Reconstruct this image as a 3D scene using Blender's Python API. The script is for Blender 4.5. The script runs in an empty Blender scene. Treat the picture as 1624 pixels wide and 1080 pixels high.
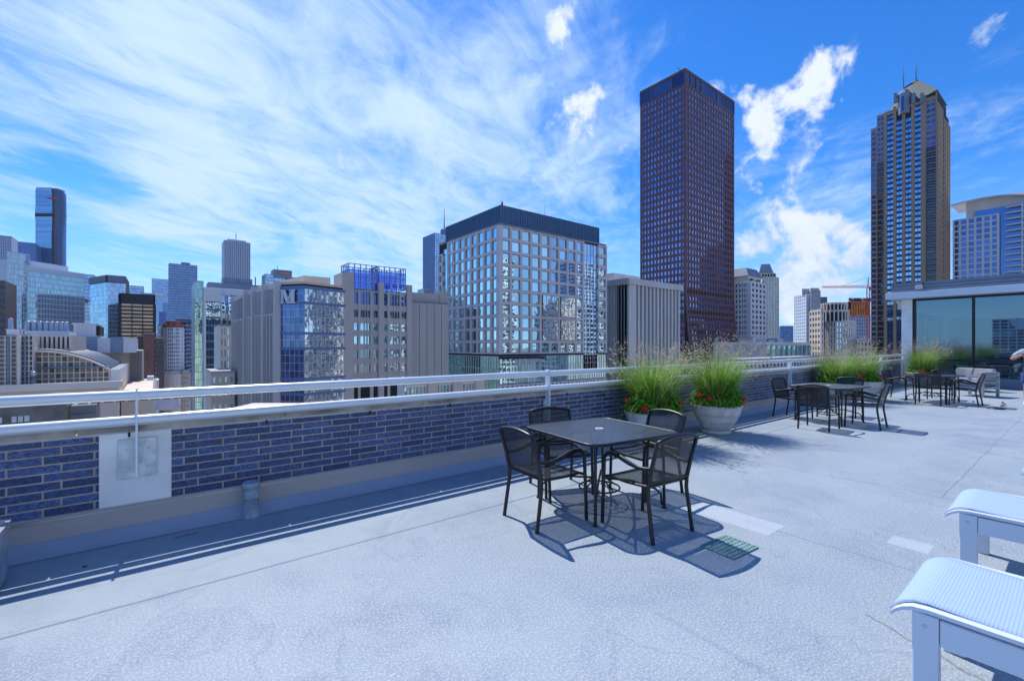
import bpy, math, random
from mathutils import Vector, Matrix
R = math.radians
random.seed(7)
scene = bpy.context.scene
COL = scene.collection
# ------------------------------------------------------------------ measured frame
F, CX, HZ, H = 722.0, 812.0, 547.0, 1.58
AL = math.atan((1737 - 812) / F)
c_, s_ = math.cos(AL), math.sin(AL)
GZ = -72.0
def ray(u):
    a = (u - CX) / F
    return c_ + s_ * a, s_ - c_ * a
def nY(u, Y):                       # plan point on the plane y = Y
    rx, ry = ray(u); t = Y / ry
    return (t * rx, Y)
def nX(u, X):                       # plan point on the plane x = X
    rx, ry = ray(u); t = X / rx
    return (X, t * ry)
def at(u, t):
    rx, ry = ray(u); return (t * rx, t * ry)
def dep(p): return c_ * p[0] + s_ * p[1]
def zat(p, v): return H + (HZ - v) / F * dep(p)
# ------------------------------------------------------------------ helpers
def link(o): COL.objects.link(o); return o
def tag(o, label=None, cat=None, group=None, kind=None):
    if label: o['label'] = label
    if cat: o['category'] = cat
    if group: o['group'] = group
    if kind: o['kind'] = kind
    return o
def empty(name, loc=(0, 0, 0), rz=0.0, label=None, cat=None, group=None):
    o = link(bpy.data.objects.new(name, None)); o.location = loc; o.rotation_euler = (0, 0, rz)
    o.empty_display_size = .2
    return tag(o, label, cat, group)
class MB:
    def __init__(s): s.v = []; s.f = []; s.m = []; s.sm = []
    def add(s, vs, fs, m=0, smooth=False):
        k = len(s.v); s.v += [tuple(p) for p in vs]
        for f in fs: s.f.append(tuple(i + k for i in f)); s.m.append(m); s.sm.append(smooth)
    def hexa(s, p, m=0):            # p: 4 bottom ccw, 4 top ccw
        a = Vector(p[1]) - Vector(p[0]); b = Vector(p[3]) - Vector(p[0]); c = Vector(p[4]) - Vector(p[0])
        fs = [(3, 2, 1, 0), (4, 5, 6, 7), (0, 1, 5, 4), (1, 2, 6, 5), (2, 3, 7, 6), (3, 0, 4, 7)]
        if a.cross(b).dot(c) < 0: fs = [tuple(reversed(f)) for f in fs]
        s.add(p, fs, m)
    def box(s, x0, x1, y0, y1, z0, z1, m=0):
        s.hexa([(x0, y0, z0), (x1, y0, z0), (x1, y1, z0), (x0, y1, z0), (x0, y0, z1), (x1, y0, z1), (x1, y1, z1), (x0, y1, z1)], m)
    def prism(s, poly, z0, z1, m=0, mtop=None, inset_top=None):
        n = len(poly)
        A = sum(poly[i][0] * poly[(i + 1) % n][1] - poly[(i + 1) % n][0] * poly[i][1] for i in range(n))
        if A < 0: poly = poly[::-1]
        top = poly
        if inset_top is not None:
            cx = sum(p[0] for p in poly) / n; cy = sum(p[1] for p in poly) / n
            top = [(cx + (p[0] - cx) * inset_top, cy + (p[1] - cy) * inset_top) for p in poly]
        vs = [(p[0], p[1], z0) for p in poly] + [(p[0], p[1], z1) for p in top]
        s.add(vs, [(i, (i + 1) % n, n + (i + 1) % n, n + i) for i in range(n)], m)
        s.add([v for v in vs[n:]], [tuple(range(n))], m if mtop is None else mtop)
        s.add([v for v in vs[:n]], [tuple(reversed(range(n)))], m)
    def tube(s, pts, r, n=8, m=0, flat=1.0, cap=True):
        pts = [Vector(p) for p in pts]; rings = []
        up = Vector((0, 0, 1)); prev = None
        for i, p in enumerate(pts):
            t = (pts[min(i + 1, len(pts) - 1)] - pts[max(i - 1, 0)]).normalized()
            if prev is None:
                ref = up if abs(t.z) < .9 else Vector((1, 0, 0))
                a = t.cross(ref).normalized()
            else:
                a = (prev - t * prev.dot(t)).normalized()
            prev = a; b = t.cross(a)
            rr = r[i] if isinstance(r, (list, tuple)) else r
            rings.append([p + a * (rr * math.cos(2 * math.pi * k / n)) + b * (rr * flat * math.sin(2 * math.pi * k / n)) for k in range(n)])
        vs = [q for rg in rings for q in rg]; fs = []
        for i in range(len(pts) - 1):
            for k in range(n):
                fs.append((i * n + k, i * n + (k + 1) % n, (i + 1) * n + (k + 1) % n, (i + 1) * n + k))
        s.add(vs, fs, m, True)
        if cap:
            s.add(rings[0], [tuple(reversed(range(n)))], m); s.add(rings[-1], [tuple(range(n))], m)
    def lathe(s, prof, cx=0, cy=0, n=32, m=0, smooth=True):
        vs = []; fs = []
        for r, z in prof:
            for k in range(n): vs.append((cx + r * math.cos(2 * math.pi * k / n), cy + r * math.sin(2 * math.pi * k / n), z))
        for i in range(len(prof) - 1):
            for k in range(n): fs.append((i * n + k, i * n + (k + 1) % n, (i + 1) * n + (k + 1) % n, (i + 1) * n + k))
        s.add(vs, fs, m, smooth)
    def build(s, name, mats, parent=None, loc=None):
        me = bpy.data.meshes.new(name); me.from_pydata(s.v, [], s.f)
        if not isinstance(mats, (list, tuple)): mats = [mats]
        for q in mats: me.materials.append(q)
        me.polygons.foreach_set('material_index', s.m); me.polygons.foreach_set('use_smooth', s.sm); me.update()
        o = link(bpy.data.objects.new(name, me))
        if parent: o.parent = parent
        if loc: o.location = loc
        return o
def bevel(o, w, seg=2):
    b = o.modifiers.new('bevel', 'BEVEL'); b.width = w; b.segments = seg; b.limit_method = 'ANGLE'; b.harden_normals = False
    return o
def kids(o): return [q for q in bpy.data.objects if q.parent == o]
KMAP = None
def copy_tree(o, tree, parent=None):
    q = o.copy(); COL.objects.link(q)
    if parent: q.parent = parent
    for ch in tree.get(o.name, []): copy_tree(ch, tree, q)
    return q
def get_tree(o):
    d = {}
    def rec(q):
        d[q.name] = list(q.children)
        for k in q.children: rec(k)
    bpy.context.view_layer.update(); rec(o); return d
# ------------------------------------------------------------------ materials
class NT:
    def __init__(s, nt): s.nt = nt; s.n = nt.nodes; s.l = nt.links
    def new(s, t, **k):
        q = s.n.new(t)
        for a, b in k.items(): setattr(q, a, b)
        return q
    def math(s, op, a, b=None, c=None, clamp=False):
        q = s.n.new('ShaderNodeMath'); q.operation = op; q.use_clamp = clamp
        for i, x in enumerate((a, b, c)):
            if x is None: continue
            if isinstance(x, (int, float)): q.inputs[i].default_value = x
            else: s.l.new(x, q.inputs[i])
        return q.outputs[0]
    def mix(s, f, a, b, blend='MIX'):
        q = s.n.new('ShaderNodeMix'); q.data_type = 'RGBA'; q.blend_type = blend
        for i, x in ((0, f), (6, a), (7, b)):
            if isinstance(x, (int, float)): q.inputs[i].default_value = x
            elif isinstance(x, (tuple, list)): q.inputs[i].default_value = tuple(x)[:3] + (1,)
            else: s.l.new(x, q.inputs[i])
        return q.outputs[2]
    def noise(s, vec, scale, detail=4, rough=.55, dist=0.0, lac=2.0):
        q = s.n.new('ShaderNodeTexNoise'); q.inputs['Scale'].default_value = scale; q.inputs['Detail'].default_value = detail
        q.inputs['Roughness'].default_value = rough; q.inputs['Distortion'].default_value = dist; q.inputs['Lacunarity'].default_value = lac
        if vec is not None: s.l.new(vec, q.inputs['Vector'])
        return q.outputs[0]
    def ramp(s, f, a, b, lo=0.0, hi=1.0, smooth=False):
        q = s.n.new('ShaderNodeMapRange'); q.interpolation_type = 'SMOOTHSTEP' if smooth else 'LINEAR'
        s.l.new(f, q.inputs[0])
        for i, x in enumerate((a, b, lo, hi)): q.inputs[i + 1].default_value = x
        return q.outputs[0]
def newmat(name):
    m = bpy.data.materials.new(name); m.use_nodes = True; m.node_tree.nodes.clear()
    t = NT(m.node_tree); out = t.new('ShaderNodeOutputMaterial'); return m, t, out
def pbsdf(t, out, rough=.6, metal=0., spec=.5):
    p = t.new('ShaderNodeBsdfPrincipled'); p.inputs['Roughness'].default_value = rough
    p.inputs['Metallic'].default_value = metal; p.inputs['Specular IOR Level'].default_value = spec
    t.l.new(p.outputs[0], out.inputs[0]); return p
def matte(name, col, rough=.7, metal=0., var=.12, scale=1.5, bump=0., bscale=40., streak=False, spec=.4):
    m, t, out = newmat(name); p = pbsdf(t, out, rough, metal, spec)
    tc = t.new('ShaderNodeTexCoord').outputs['Object']
    if streak:
        mp = t.new('ShaderNodeMapping'); mp.inputs['Scale'].default_value = (1, 1, .12); t.l.new(tc, mp.inputs[0]); vec = mp.outputs[0]
    else: vec = tc
    n = t.noise(vec, scale, 6, .6)
    k = t.ramp(n, .3, .7, 1 - var, 1 + var)
    q = t.new('ShaderNodeVectorMath', operation='SCALE'); q.inputs[0].default_value = col; t.l.new(k, q.inputs['Scale'])
    t.l.new(q.outputs[0], p.inputs['Base Color'])
    if bump:
        b = t.new('ShaderNodeBump'); b.inputs['Strength'].default_value = bump; b.inputs['Distance'].default_value = .01
        t.l.new(t.noise(tc, bscale, 4), b.inputs['Height']); t.l.new(b.outputs[0], p.inputs['Normal'])
    return m
def glass(name, dark, tint, refl=.45, warp=.02, wscale=.3, rough=.02, lit=None, var=.6):
    """coated window glass: mirror share + dark room behind, each pane a little different"""
    m, t, out = newmat(name)
    tc = t.new('ShaderNodeTexCoord').outputs['Object']
    oi = t.new('ShaderNodeObjectInfo').outputs['Random']; gi = t.new('ShaderNodeNewGeometry').outputs['Random Per Island']
    rnd = t.math('FRACT', t.math('ADD', t.math('MULTIPLY', oi, 7.31), gi))
    b = t.new('ShaderNodeBump'); b.inputs['Strength'].default_value = 1.0; b.inputs['Distance'].default_value = warp
    off = t.new('ShaderNodeVectorMath', operation='ADD'); t.l.new(tc, off.inputs[0])
    cmb = t.new('ShaderNodeCombineXYZ'); t.l.new(t.math('MULTIPLY', rnd, 37.0), cmb.inputs[0]); t.l.new(t.math('MULTIPLY', rnd, 91.0), cmb.inputs[2])
    t.l.new(cmb.outputs[0], off.inputs[1])
    t.l.new(t.noise(off.outputs[0], wscale, 2, .5), b.inputs['Height'])
    d = t.new('ShaderNodeBsdfDiffuse')
    hi = lit if lit else tuple(min(1, 3.2 * x + .03) for x in dark)
    r2 = t.math('FRACT', t.math('MULTIPLY', rnd, 13.7))
    t.l.new(t.mix(t.ramp(r2, 1 - var, 1.0, 0, 1), dark, hi), d.inputs[0])
    g = t.new('ShaderNodeBsdfGlossy'); g.inputs['Roughness'].default_value = rough; g.inputs[0].default_value = tuple(tint) + (1,)
    t.l.new(b.outputs[0], g.inputs['Normal'])
    lw = t.new('ShaderNodeFresnel'); lw.inputs[0].default_value = 1.5
    fac = t.math('ADD', t.math('MULTIPLY', t.ramp(rnd, 0, 1, .75, 1.2), refl), t.math('MULTIPLY', lw.outputs[0], .6), clamp=True)
    mx = t.new('ShaderNodeMixShader'); t.l.new(fac, mx.inputs[0]); t.l.new(d.outputs[0], mx.inputs[1]); t.l.new(g.outputs[0], mx.inputs[2])
    t.l.new(mx.outputs[0], out.inputs[0]); return m
M = {}
M['granite'] = matte('rose_granite', (.66, .60, .61), .6, var=.06, scale=.3)
M['tan_frame'] = matte('tan_frame', (.36, .24, .15), .5)
M['crown_metal'] = matte('grey_crown_metal', (.11, .19, .31), .45, metal=.3, var=.1, scale=.3)
M['beige'] = matte('beige_limestone', (.68, .57, .46), .8, var=.1, scale=.12, streak=True)
M['beige_light'] = matte('pale_limestone', (.80, .71, .61), .8, var=.1, scale=.15, streak=True)
M['beige_shadow'] = matte('warm_grey_concrete', (.50, .46, .43), .85, var=.12, scale=.1, streak=True)  # greyer beige for the plain blocks, recessed panels and back wall
M['concrete'] = matte('grey_concrete', (.60, .58, .57), .85, var=.12, scale=.15, streak=True)
M['white_conc'] = matte('white_concrete', (.76, .75, .76), .7, var=.06, scale=.2, streak=True)
M['white_panel'] = matte('white_metal_panel', (.66, .69, .74), .5, var=.05)
M['brown_gran'] = matte('brown_granite', (.175, .072, .075), .45, var=.12, scale=.2)
M['dark_brown'] = matte('dark_brown_cladding', (.12, .07, .065), .6, var=.2, scale=.2)
M['red_brown'] = matte('red_brown_brick', (.21, .095, .07), .8, var=.15, scale=.2)
M['black_metal'] = matte('black_steel_cladding', (.022, .022, .03), .5, var=.2, scale=.3)
M['navy'] = matte('navy_spandrel', (.045, .055, .12), .4, var=.15, scale=.3)
M['void'] = matte('dark_recess', (.02, .02, .025), .8)
M['blue_grey'] = matte('blue_grey_cladding', (.14, .21, .38), .5, var=.12, scale=.1)
M['aon'] = matte('pale_granite_tower', (.50, .51, .57), .6, var=.05)
M['orange'] = matte('orange_safety_netting', (.75, .25, .05), .8, var=.35, scale=.25)
M['red_paint'] = matte('red_crane_paint', (.62, .04, .05), .5)
M['copper_roof'] = matte('slate_green_roof', (.10, .125, .10), .6, var=.12, scale=.3)
M['slate'] = matte('slate_blue_roof', (.22, .27, .34), .5, var=.12, scale=.3)
M['tan_stone'] = matte('tan_precast', (.42, .275, .17), .8, var=.1, scale=.2, streak=True)
M['galv'] = matte('galvanised_metal', (.50, .52, .55), .35, metal=.7, var=.12, scale=3)
M['roofing'] = matte('roof_membrane', (.50, .47, .46), .9, var=.15, scale=.15)
M['tarroof'] = matte('gravel_roof', (.26, .25, .25), .95, var=.3, scale=.3)
M['terra'] = matte('terracotta_roof', (.42, .12, .07), .8, var=.2, scale=.4)
M['sign_red'] = matte('red_sign_panel', (.62, .03, .05), .5, var=.05)
G = {}
G['blue'] = glass('blue_reflective_glass', (.02, .06, .16), (.55, .78, 1.0), .72, .014, .15)
G['deep'] = glass('deep_blue_glass', (.008, .022, .09), (.35, .50, .95), .30, .02, .15)
G['teal'] = glass('teal_glass', (.02, .06, .08), (.66, .94, 1.0), .74, .018, .2)
G['green'] = glass('green_glass', (.015, .055, .045), (.55, .95, .85), .60, .025, .25)
G['clear'] = glass('clear_office_glass', (.02, .035, .045), (.66, .93, 1.0), .80, .03, .22, var=.25)
G['dark'] = glass('dark_glass', (.008, .01, .014), (.5, .6, .75), .16, .02, .2)
G['brownwin'] = glass('bronze_blue_glass', (.012, .025, .07), (.50, .64, 1.0), .55, .014, .1, var=.3)
G['warp'] = glass('warped_mirror_glass', (.02, .03, .04), (.92, .97, 1.0), .80, .085, .30, var=.2)
G['amber'] = glass('amber_glass', (.62, .30, .10), (1.0, .70, .45), .16, .03, .2, var=.9, lit=(.95, .66, .38))  # warm glow of lit windows put into the diffuse pane colours
G['pale'] = glass('pale_glass', (.10, .16, .22), (.70, .85, 1.0), .55, .03, .2)
# ------------------------------------------------------------------ facades
class Face:
    def __init__(s, p0, p1, cen):
        s.p0 = Vector(p0); s.p1 = Vector(p1); v = s.p1 - s.p0; s.w = v.length; s.d = v / s.w
        n = Vector((s.d.y, -s.d.x)); mid = (s.p0 + s.p1) / 2
        if n.dot(mid - Vector(cen)) < 0: n = -n
        s.n = n; s.bend = None
    def P(s, a, e, z):
        if s.bend: e = e + s.bend(z)
        q = s.p0 + s.d * a + s.n * e; return (q.x, q.y, z)
    def box(s, mb, a0, a1, e0, e1, z0, z1, m=0):
        P = s.P
        mb.hexa([P(a0, e0, z0), P(a1, e0, z0), P(a1, e1, z0), P(a0, e1, z0), P(a0, e0, z1), P(a1, e0, z1), P(a1, e1, z1), P(a0, e1, z1)], m)
def proj(p):
    d = c_ * p[0] + s_ * p[1]; r = s_ * p[0] - c_ * p[1]
    return CX + F * r / max(d, .1), HZ - F * (p[2] - H) / max(d, .1), d
class Bld:
    def __init__(s, name, label, pts, ztop, cat='building', group=None, depth=20., zb=GZ, core=None, roof='roofing', poly=None, rz=.6, topcap=True):
        pts = [Vector(p) for p in pts]
        if poly is None:
            if len(pts) == 2:
                d = (pts[1] - pts[0]).normalized(); n = Vector((-d.y, d.x))
                if n.dot(pts[0]) < 0: n = -n
                poly = [pts[0], pts[1], pts[1] + n * depth, pts[0] + n * depth]
            elif len(pts) == 3:
                poly = [pts[0], pts[1], pts[2], pts[0] + pts[2] - pts[1]]
        s.poly = [Vector(p) for p in poly]; s.pts = pts; s.zt = ztop; s.zb = zb
        s.cen = sum(s.poly, Vector((0, 0))) / len(s.poly)
        s.root = empty(name, (0, 0, 0), 0, label, cat, group)
        s.base = Vector((s.cen.x, s.cen.y, zb)); s.root.location = s.base
        s.parts = {}; s.win = []; s.core = core or M['void']
        s.mb('wall', [M['beige'], s.core])
        s.parts['wall'][0].prism([tuple(p) for p in s.poly], zb, ztop, 0 if (len(pts) == 2 and not core) else 1)
        if topcap:
            r = s.mb('roof', M[roof]); big = [s.cen + (p - s.cen) * 1.004 for p in s.poly]
            r.prism([tuple(p) for p in big], ztop, ztop + rz, 0)
        s.faces = [Face(pts[i], pts[i + 1], s.cen) for i in range(len(pts) - 1)]
    def mb(s, name, mats=None):
        if name not in s.parts: s.parts[name] = (MB(), mats)
        return s.parts[name][0]
    def wallmat(s, m): s.parts['wall'] = (s.parts['wall'][0], [m, s.core]); return s
    def grid(s, fi, cols, fh, pw, sh, dp=.3, z0=None, z1=None, a0=0, a1=None, gl=None, trim=None, tm=None, sill=.0, frame=None, win=False, skip=None, end=None, wv=None, e=0.0):
        """piers and spandrels standing proud of panes; pw pier width, sh spandrel height in metres"""
        f = s.faces[fi] if isinstance(fi, int) else fi
        z0 = s.zb if z0 is None else z0; z1 = s.zt if z1 is None else z1; a1 = f.w if a1 is None else a1
        mbw = s.mb(trim, tm) if trim else s.parts['wall'][0]
        rows = max(1, round((z1 - z0) / fh)); fh = (z1 - z0) / rows; cw = (a1 - a0) / cols; pw = min(pw, .62 * cw); sh = min(sh, .7 * fh)
        if pw > 0:
            for i in range(cols + 1):
                a = a0 + i * cw
                lo, hi = a - pw / 2, a + pw / 2
                if end is not None:
                    if i == 0: lo, hi = a0 - dp, a0 + end
                    if i == cols: lo, hi = a1 - end, a1
                lo = max(lo, a0 - (dp if a0 == 0 and f is not s.faces[0] else 0)); hi = min(hi, a1)
                if f.bend:
                    n = 24
                    for k in range(n): f.box(mbw, lo, hi, e, e + dp, z0 + (z1 - z0) * k / n, z0 + (z1 - z0) * (k + 1) / n, 0)
                else: f.box(mbw, lo, hi, e, e + dp, z0, z1, 0)
        if sh > 0:
            for j in range(rows + 1):
                za = z0 + j * fh
                zl, zh = max(z0, za - sh / 2), min(z1, za + sh / 2)
                if zh - zl > .01: f.box(mbw, a0, a1, e, e + dp * .86, zl, zh, 0)
        if gl is not None:
            for i in range(cols):
                for j in range(rows):
                    if skip and skip(i, rows - 1 - j): continue
                    al, ah = a0 + i * cw + pw / 2, a0 + (i + 1) * cw - pw / 2
                    zl, zh = z0 + j * fh + sh / 2, z0 + (j + 1) * fh - sh / 2
                    s.win.append((f, al, ah, zl, zh, gl, frame, win, e))
    def pane(s, mb, w, org):
        f, al, ah, zl, zh, gl, fr, _, e = w
        def B(a0, a1, e0, e1, z0, z1, m):
            k = len(mb.v); f.box(mb, a0, a1, e0, e1, z0, z1, m)
            if org is not None: mb.v[k:] = [(q[0] - org[0], q[1] - org[1], q[2] - org[2]) for q in mb.v[k:]]
        t = .12
        if fr:
            B(al, ah, e + .01, e + .14, zh - t, zh, 1); B(al, ah, e + .01, e + .14, zl, zl + t, 1)
            B(al, al + t, e + .01, e + .15, zl + t, zh - t, 1); B(ah - t, ah, e + .01, e + .15, zl + t, zh - t, 1)
            B(al + t, ah - t, e + .01, e + .06, zl + t, zh - t, 0)
        else: B(al, ah, e + .01, e + .06, zl, zh, 0)
    def done(s):
        for name, (mb, mats) in s.parts.items():
            mb.v = [(p[0] - s.base.x, p[1] - s.base.y, p[2] - s.base.z) for p in mb.v]
            if mb.f: mb.build(name.split('#')[0], mats, s.root)
        groups = {}
        for w in s.win:
            key = (w[5].name, w[6].name if w[6] else '', w[7]); groups.setdefault(key, []).append(w)
        ind = []
        for w in s.win:
            if not w[7]: continue
            f = w[0]; q = f.P((w[1] + w[2]) / 2, 0, (w[3] + w[4]) / 2); u, v, d = proj(q)
            vis = abs(f.n.dot(Vector((q[0], q[1])).normalized()))
            sc = (w[2] - w[1]) * (w[4] - w[3]) * vis / d / d
            if v > 585 or u < -5 or u > 1630 or v < 0: sc *= .01
            ind.append((sc, id(w), w))
        ind.sort(key=lambda t: -t[0]); solo = set(id(t[2]) for t in ind[:100])
        for w in s.win:
            if id(w) in solo:
                mb = MB(); f = w[0]; org = Vector(f.P((w[1] + w[2]) / 2, 0, w[3]))
                s.pane(mb, w, org)
                o = mb.build('window', [w[5]] + ([w[6]] if w[6] else []), s.root); o.location = org - s.base
        for key, lst in groups.items():
            rest = [w for w in lst if id(w) not in solo]
            if not rest: continue
            mb = MB()
            for w in rest: s.pane(mb, w, s.base)
            o = mb.build('window' if key[2] else 'glazing', [rest[0][5]] + ([rest[0][6]] if rest[0][6] else []), s.root)
            if key[2]: o['kind'] = 'stuff'
        return s.root
def E_(b, uL, corner): return nX(uL, corner[0])
def rt(name, label, uL, uc, uR, t, v, wall, gl, nc, fh, pw, sh, D=25., cat='tower', dp=.4, win=False, roof='roofing', end=None):
    c = at(uc, t); b = Bld(name, label, [at(uL, t + D), c, at(uR, t)], zat(c, v), cat=cat, roof=roof); b.wallmat(wall)
    for i in (0, 1): b.grid(i, nc[i], fh, pw, sh, dp, gl=gl, win=win, end=end)
    return b
def simple(name, label, pts, ztop, wall, gl, cols, fh, pw, sh, dp=.3, depth=25., win=False, roof='roofing', cat='tower', trim=None, tm=None, group=None, mech=None, frame=None, end=None, poly=None):
    b = Bld(name, label, pts, ztop, cat=cat, depth=depth, roof=roof, poly=poly, group=group)
    b.wallmat(wall)
    for i in range(len(b.faces)):
        cc = cols[i] if isinstance(cols, (list, tuple)) else cols
        b.grid(i, cc, fh, pw, sh, dp, gl=gl, win=win, frame=frame, end=end)
    if mech:
        for (sx, h) in mech:
            r = b.mb('roof_plant', M['white_panel']); pl = [b.cen + (p - b.cen) * sx for p in b.poly]
            r.prism([tuple(p) for p in pl], ztop + .5, ztop + .5 + h, 0)
    return b
# ------------------------------------------------------------------ further surface materials
M['beige_pane'] = matte('tan_opaque_panel', (.30, .255, .215), .6, var=.2, scale=.5)
M['tan_dark'] = matte('dim_bronze_panel', (.13, .115, .105), .5, var=.25, scale=.6)
M['screen_blue'] = matte('blue_grey_screen', (.24, .30, .44), .6, var=.08)
M['brickgrey'] = matte('weathered_grey_brick', (.22, .20, .185), .9, var=.35, scale=.8, bump=.4, bscale=3)
M['pinkroof'] = matte('pink_white_roof', (.66, .57, .55), .9, var=.08, scale=.4)
M['bark'] = matte('bark', (.08, .06, .045), .9)
M['ground'] = matte('city_ground', (.17, .165, .16), .95, var=.4, scale=.02)
M['street'] = matte('pale_street', (.60, .58, .56), .9, var=.12, scale=.06)
# terrace coating: speckled pale blue grey membrane with joints, patches of wear and a tar seam
m, t, out = newmat('terrace_coating'); p = pbsdf(t, out, .62, 0, .35)
tc = t.new('ShaderNodeTexCoord').outputs['Object']; sp = t.new('ShaderNodeSeparateXYZ'); t.l.new(tc, sp.inputs[0]); X_, Y_ = sp.outputs[0], sp.outputs[1]
big = t.noise(tc, .55, 5, .6); mid = t.noise(tc, 3.2, 5, .65); fine = t.noise(tc, 74, 3, .8); spk = t.noise(tc, 105, 2, .6); dirt = t.noise(tc, 1.3, 7, .7, .4)
col = t.mix(t.ramp(big, .32, .68), (.255, .322, .35), (.355, .408, .43))
col = t.mix(t.ramp(mid, .25, .8, 0, .32), col, (.29, .335, .44))
sm = t.math('MULTIPLY', t.ramp(t.noise(tc, .8, 3), .36, .56), t.ramp(spk, .50, .60))
edge = t.ramp(Y_, 3.2, 3.9, 1, .12)
col = t.mix(t.math('MULTIPLY', t.math('MULTIPLY', sm, edge), .52), col, (.17, .205, .30))
col = t.mix(t.ramp(dirt, 0.50, .68, 0, .50), col, (.165, .205, .285)); col = t.mix(t.ramp(t.noise(tc, 7, 5, .7), .58, .75, 0, .3), col, (.19, .235, .32))
ring = t.ramp(t.math('ABSOLUTE', t.math('SUBTRACT', t.noise(tc, .62, 5, .55, .5), .5)), .0, .012, .34, 0); col = t.mix(ring, col, (.16, .20, .27)); pond = t.ramp(t.noise(tc, .62, 5, .55, .5), .50, .56, 0, .16); col = t.mix(pond, col, (.18, .22, .28))
sw = t.math('MULTIPLY', t.math('MULTIPLY', t.ramp(fine, .50, .58), edge), .52)
col = t.mix(sw, col, (.57, .62, .65))
wob = t.math('MULTIPLY', t.math('SUBTRACT', t.noise(tc, 1.7, 4), .5), .09)
def joint(axis, pos, lo, hi, w=.011, k=1.0):
    a, b = (X_, Y_) if axis == 'x' else (Y_, X_)
    d = t.math('ABSOLUTE', t.math('SUBTRACT', t.math('ADD', a, wob if k < 1 else t.math('MULTIPLY', wob, .25)), pos))
    g1 = t.math('MULTIPLY', t.math('GREATER_THAN', b, lo), t.math('LESS_THAN', b, hi))
    return t.math('MULTIPLY', t.math('MULTIPLY', t.ramp(d, w * .5, w * 1.6, 1, 0), g1), k)
js = [joint('y', 3.62, -20, 30, .010, 1.0), joint('x', 4.17, -8, 1.95, .008, .6), joint('x', 6.42, -8, 2.7, .008, .6), joint('x', 9.5, -8, 2.4, .01, .6), joint('y', .98, 6.4, 25, .008, .45), joint('x', 2.32, .2, 1.6, .02, .3), joint('x', -.62, 2.4, 3.5, .03, .3)]
J_ = js[0]
for q in js[1:]: J_ = t.math('MAXIMUM', J_, q)
col = t.mix(t.math('MULTIPLY', J_, .62), col, (.10, .13, .22))
# light repair patches
def rect(x0, x1, y0, y1): return t.math('MULTIPLY', t.math('MULTIPLY', t.math('GREATER_THAN', X_, x0), t.math('LESS_THAN', X_, x1)), t.math('MULTIPLY', t.math('GREATER_THAN', Y_, y0), t.math('LESS_THAN', Y_, y1)))
rp_ = t.math('MAXIMUM', rect(4.0, 4.33, 1.67, 2.42), rect(4.6, 4.83, .78, 1.03))
col = t.mix(t.math('MULTIPLY', rp_, .45), col, (.55, .60, .67))
# tar seam
ln = t.math('ABSOLUTE', t.math('SUBTRACT', t.math('ADD', X_, t.math('MULTIPLY', t.math('SUBTRACT', t.noise(tc, 9, 3), .5), .09)), t.math('ADD', t.math('MULTIPLY', Y_, .42), 2.93)))
ts = t.math('MULTIPLY', t.ramp(ln, .004, .014, 1, 0), t.math('MULTIPLY', t.math('GREATER_THAN', Y_, -1.0), t.math('LESS_THAN', Y_, .83)))
col = t.mix(t.math('MULTIPLY', ts, .8), col, (.20, .19, .15))
# darker, bluer blotch broken up by noise, beyond the tables
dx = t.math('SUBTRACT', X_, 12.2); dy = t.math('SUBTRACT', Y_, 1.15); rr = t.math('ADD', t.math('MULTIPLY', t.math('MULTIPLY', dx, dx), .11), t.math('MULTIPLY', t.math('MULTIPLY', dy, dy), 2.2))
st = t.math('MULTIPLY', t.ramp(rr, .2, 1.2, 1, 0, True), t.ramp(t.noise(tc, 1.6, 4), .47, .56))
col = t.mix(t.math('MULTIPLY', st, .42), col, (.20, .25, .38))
t.l.new(col, p.inputs['Base Color'])
b = t.new('ShaderNodeBump'); b.inputs['Strength'].default_value = .75; b.inputs['Distance'].default_value = .006
t.l.new(t.math('SUBTRACT', t.math('ADD', t.math('MULTIPLY', fine, edge), t.math('MULTIPLY', mid, .8)), t.math('MULTIPLY', J_, 1.2)), b.inputs['Height']); t.l.new(b.outputs[0], p.inputs['Normal'])
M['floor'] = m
M['coatstrip'] = matte('coating_upstand', (.36, .41, .50), .6, var=.1, scale=1.2, bump=.3, bscale=60)
# blue slate coloured brick
m, t, out = newmat('blue_brick'); p = pbsdf(t, out, .55, 0, .5)
tc = t.new('ShaderNodeTexCoord').outputs['Object']; sp = t.new('ShaderNodeSeparateXYZ'); t.l.new(tc, sp.inputs[0])
cb = t.new('ShaderNodeCombineXYZ'); t.l.new(sp.outputs[0], cb.inputs[0]); t.l.new(t.math('SUBTRACT', sp.outputs[2], .2585), cb.inputs[1])
def brick(c1, c2, cm, bias=0.):
    q = t.new('ShaderNodeTexBrick'); q.offset = .35; q.inputs['Scale'].default_value = 1; q.inputs['Mortar Size'].default_value = .0066; q.inputs['Mortar Smooth'].default_value = .15
    q.inputs['Brick Width'].default_value = .292; q.inputs['Row Height'].default_value = .0668; q.inputs['Bias'].default_value = bias
    for n_, v_ in (('Color1', c1), ('Color2', c2), ('Mortar', cm)): q.inputs[n_].default_value = tuple(v_) + (1,)
    t.l.new(cb.outputs[0], q.inputs['Vector']); return q
bk = brick((.05, .09, .23), (.15, .25, .55), (.40, .33, .27), .05)
mp = t.new('ShaderNodeMapping'); mp.inputs['Scale'].default_value = (.55, 1, 1.4); mp.inputs['Rotation'].default_value = (0, R(28), 0); t.l.new(tc, mp.inputs[0])
rg = t.noise(mp.outputs[0], 62, 5, .75, .6)
c2 = t.mix(t.ramp(rg, .42, .60, .85, 0), bk.outputs[0], (.022, .032, .075)); c2 = t.mix(t.ramp(rg, .58, .74, 0, .55), c2, (.20, .30, .55))
mm = t.mix(t.ramp(t.noise(tc, 12, 4), .35, .75, 0, .7), (.58, .49, .40), (.34, .22, .13))
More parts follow.
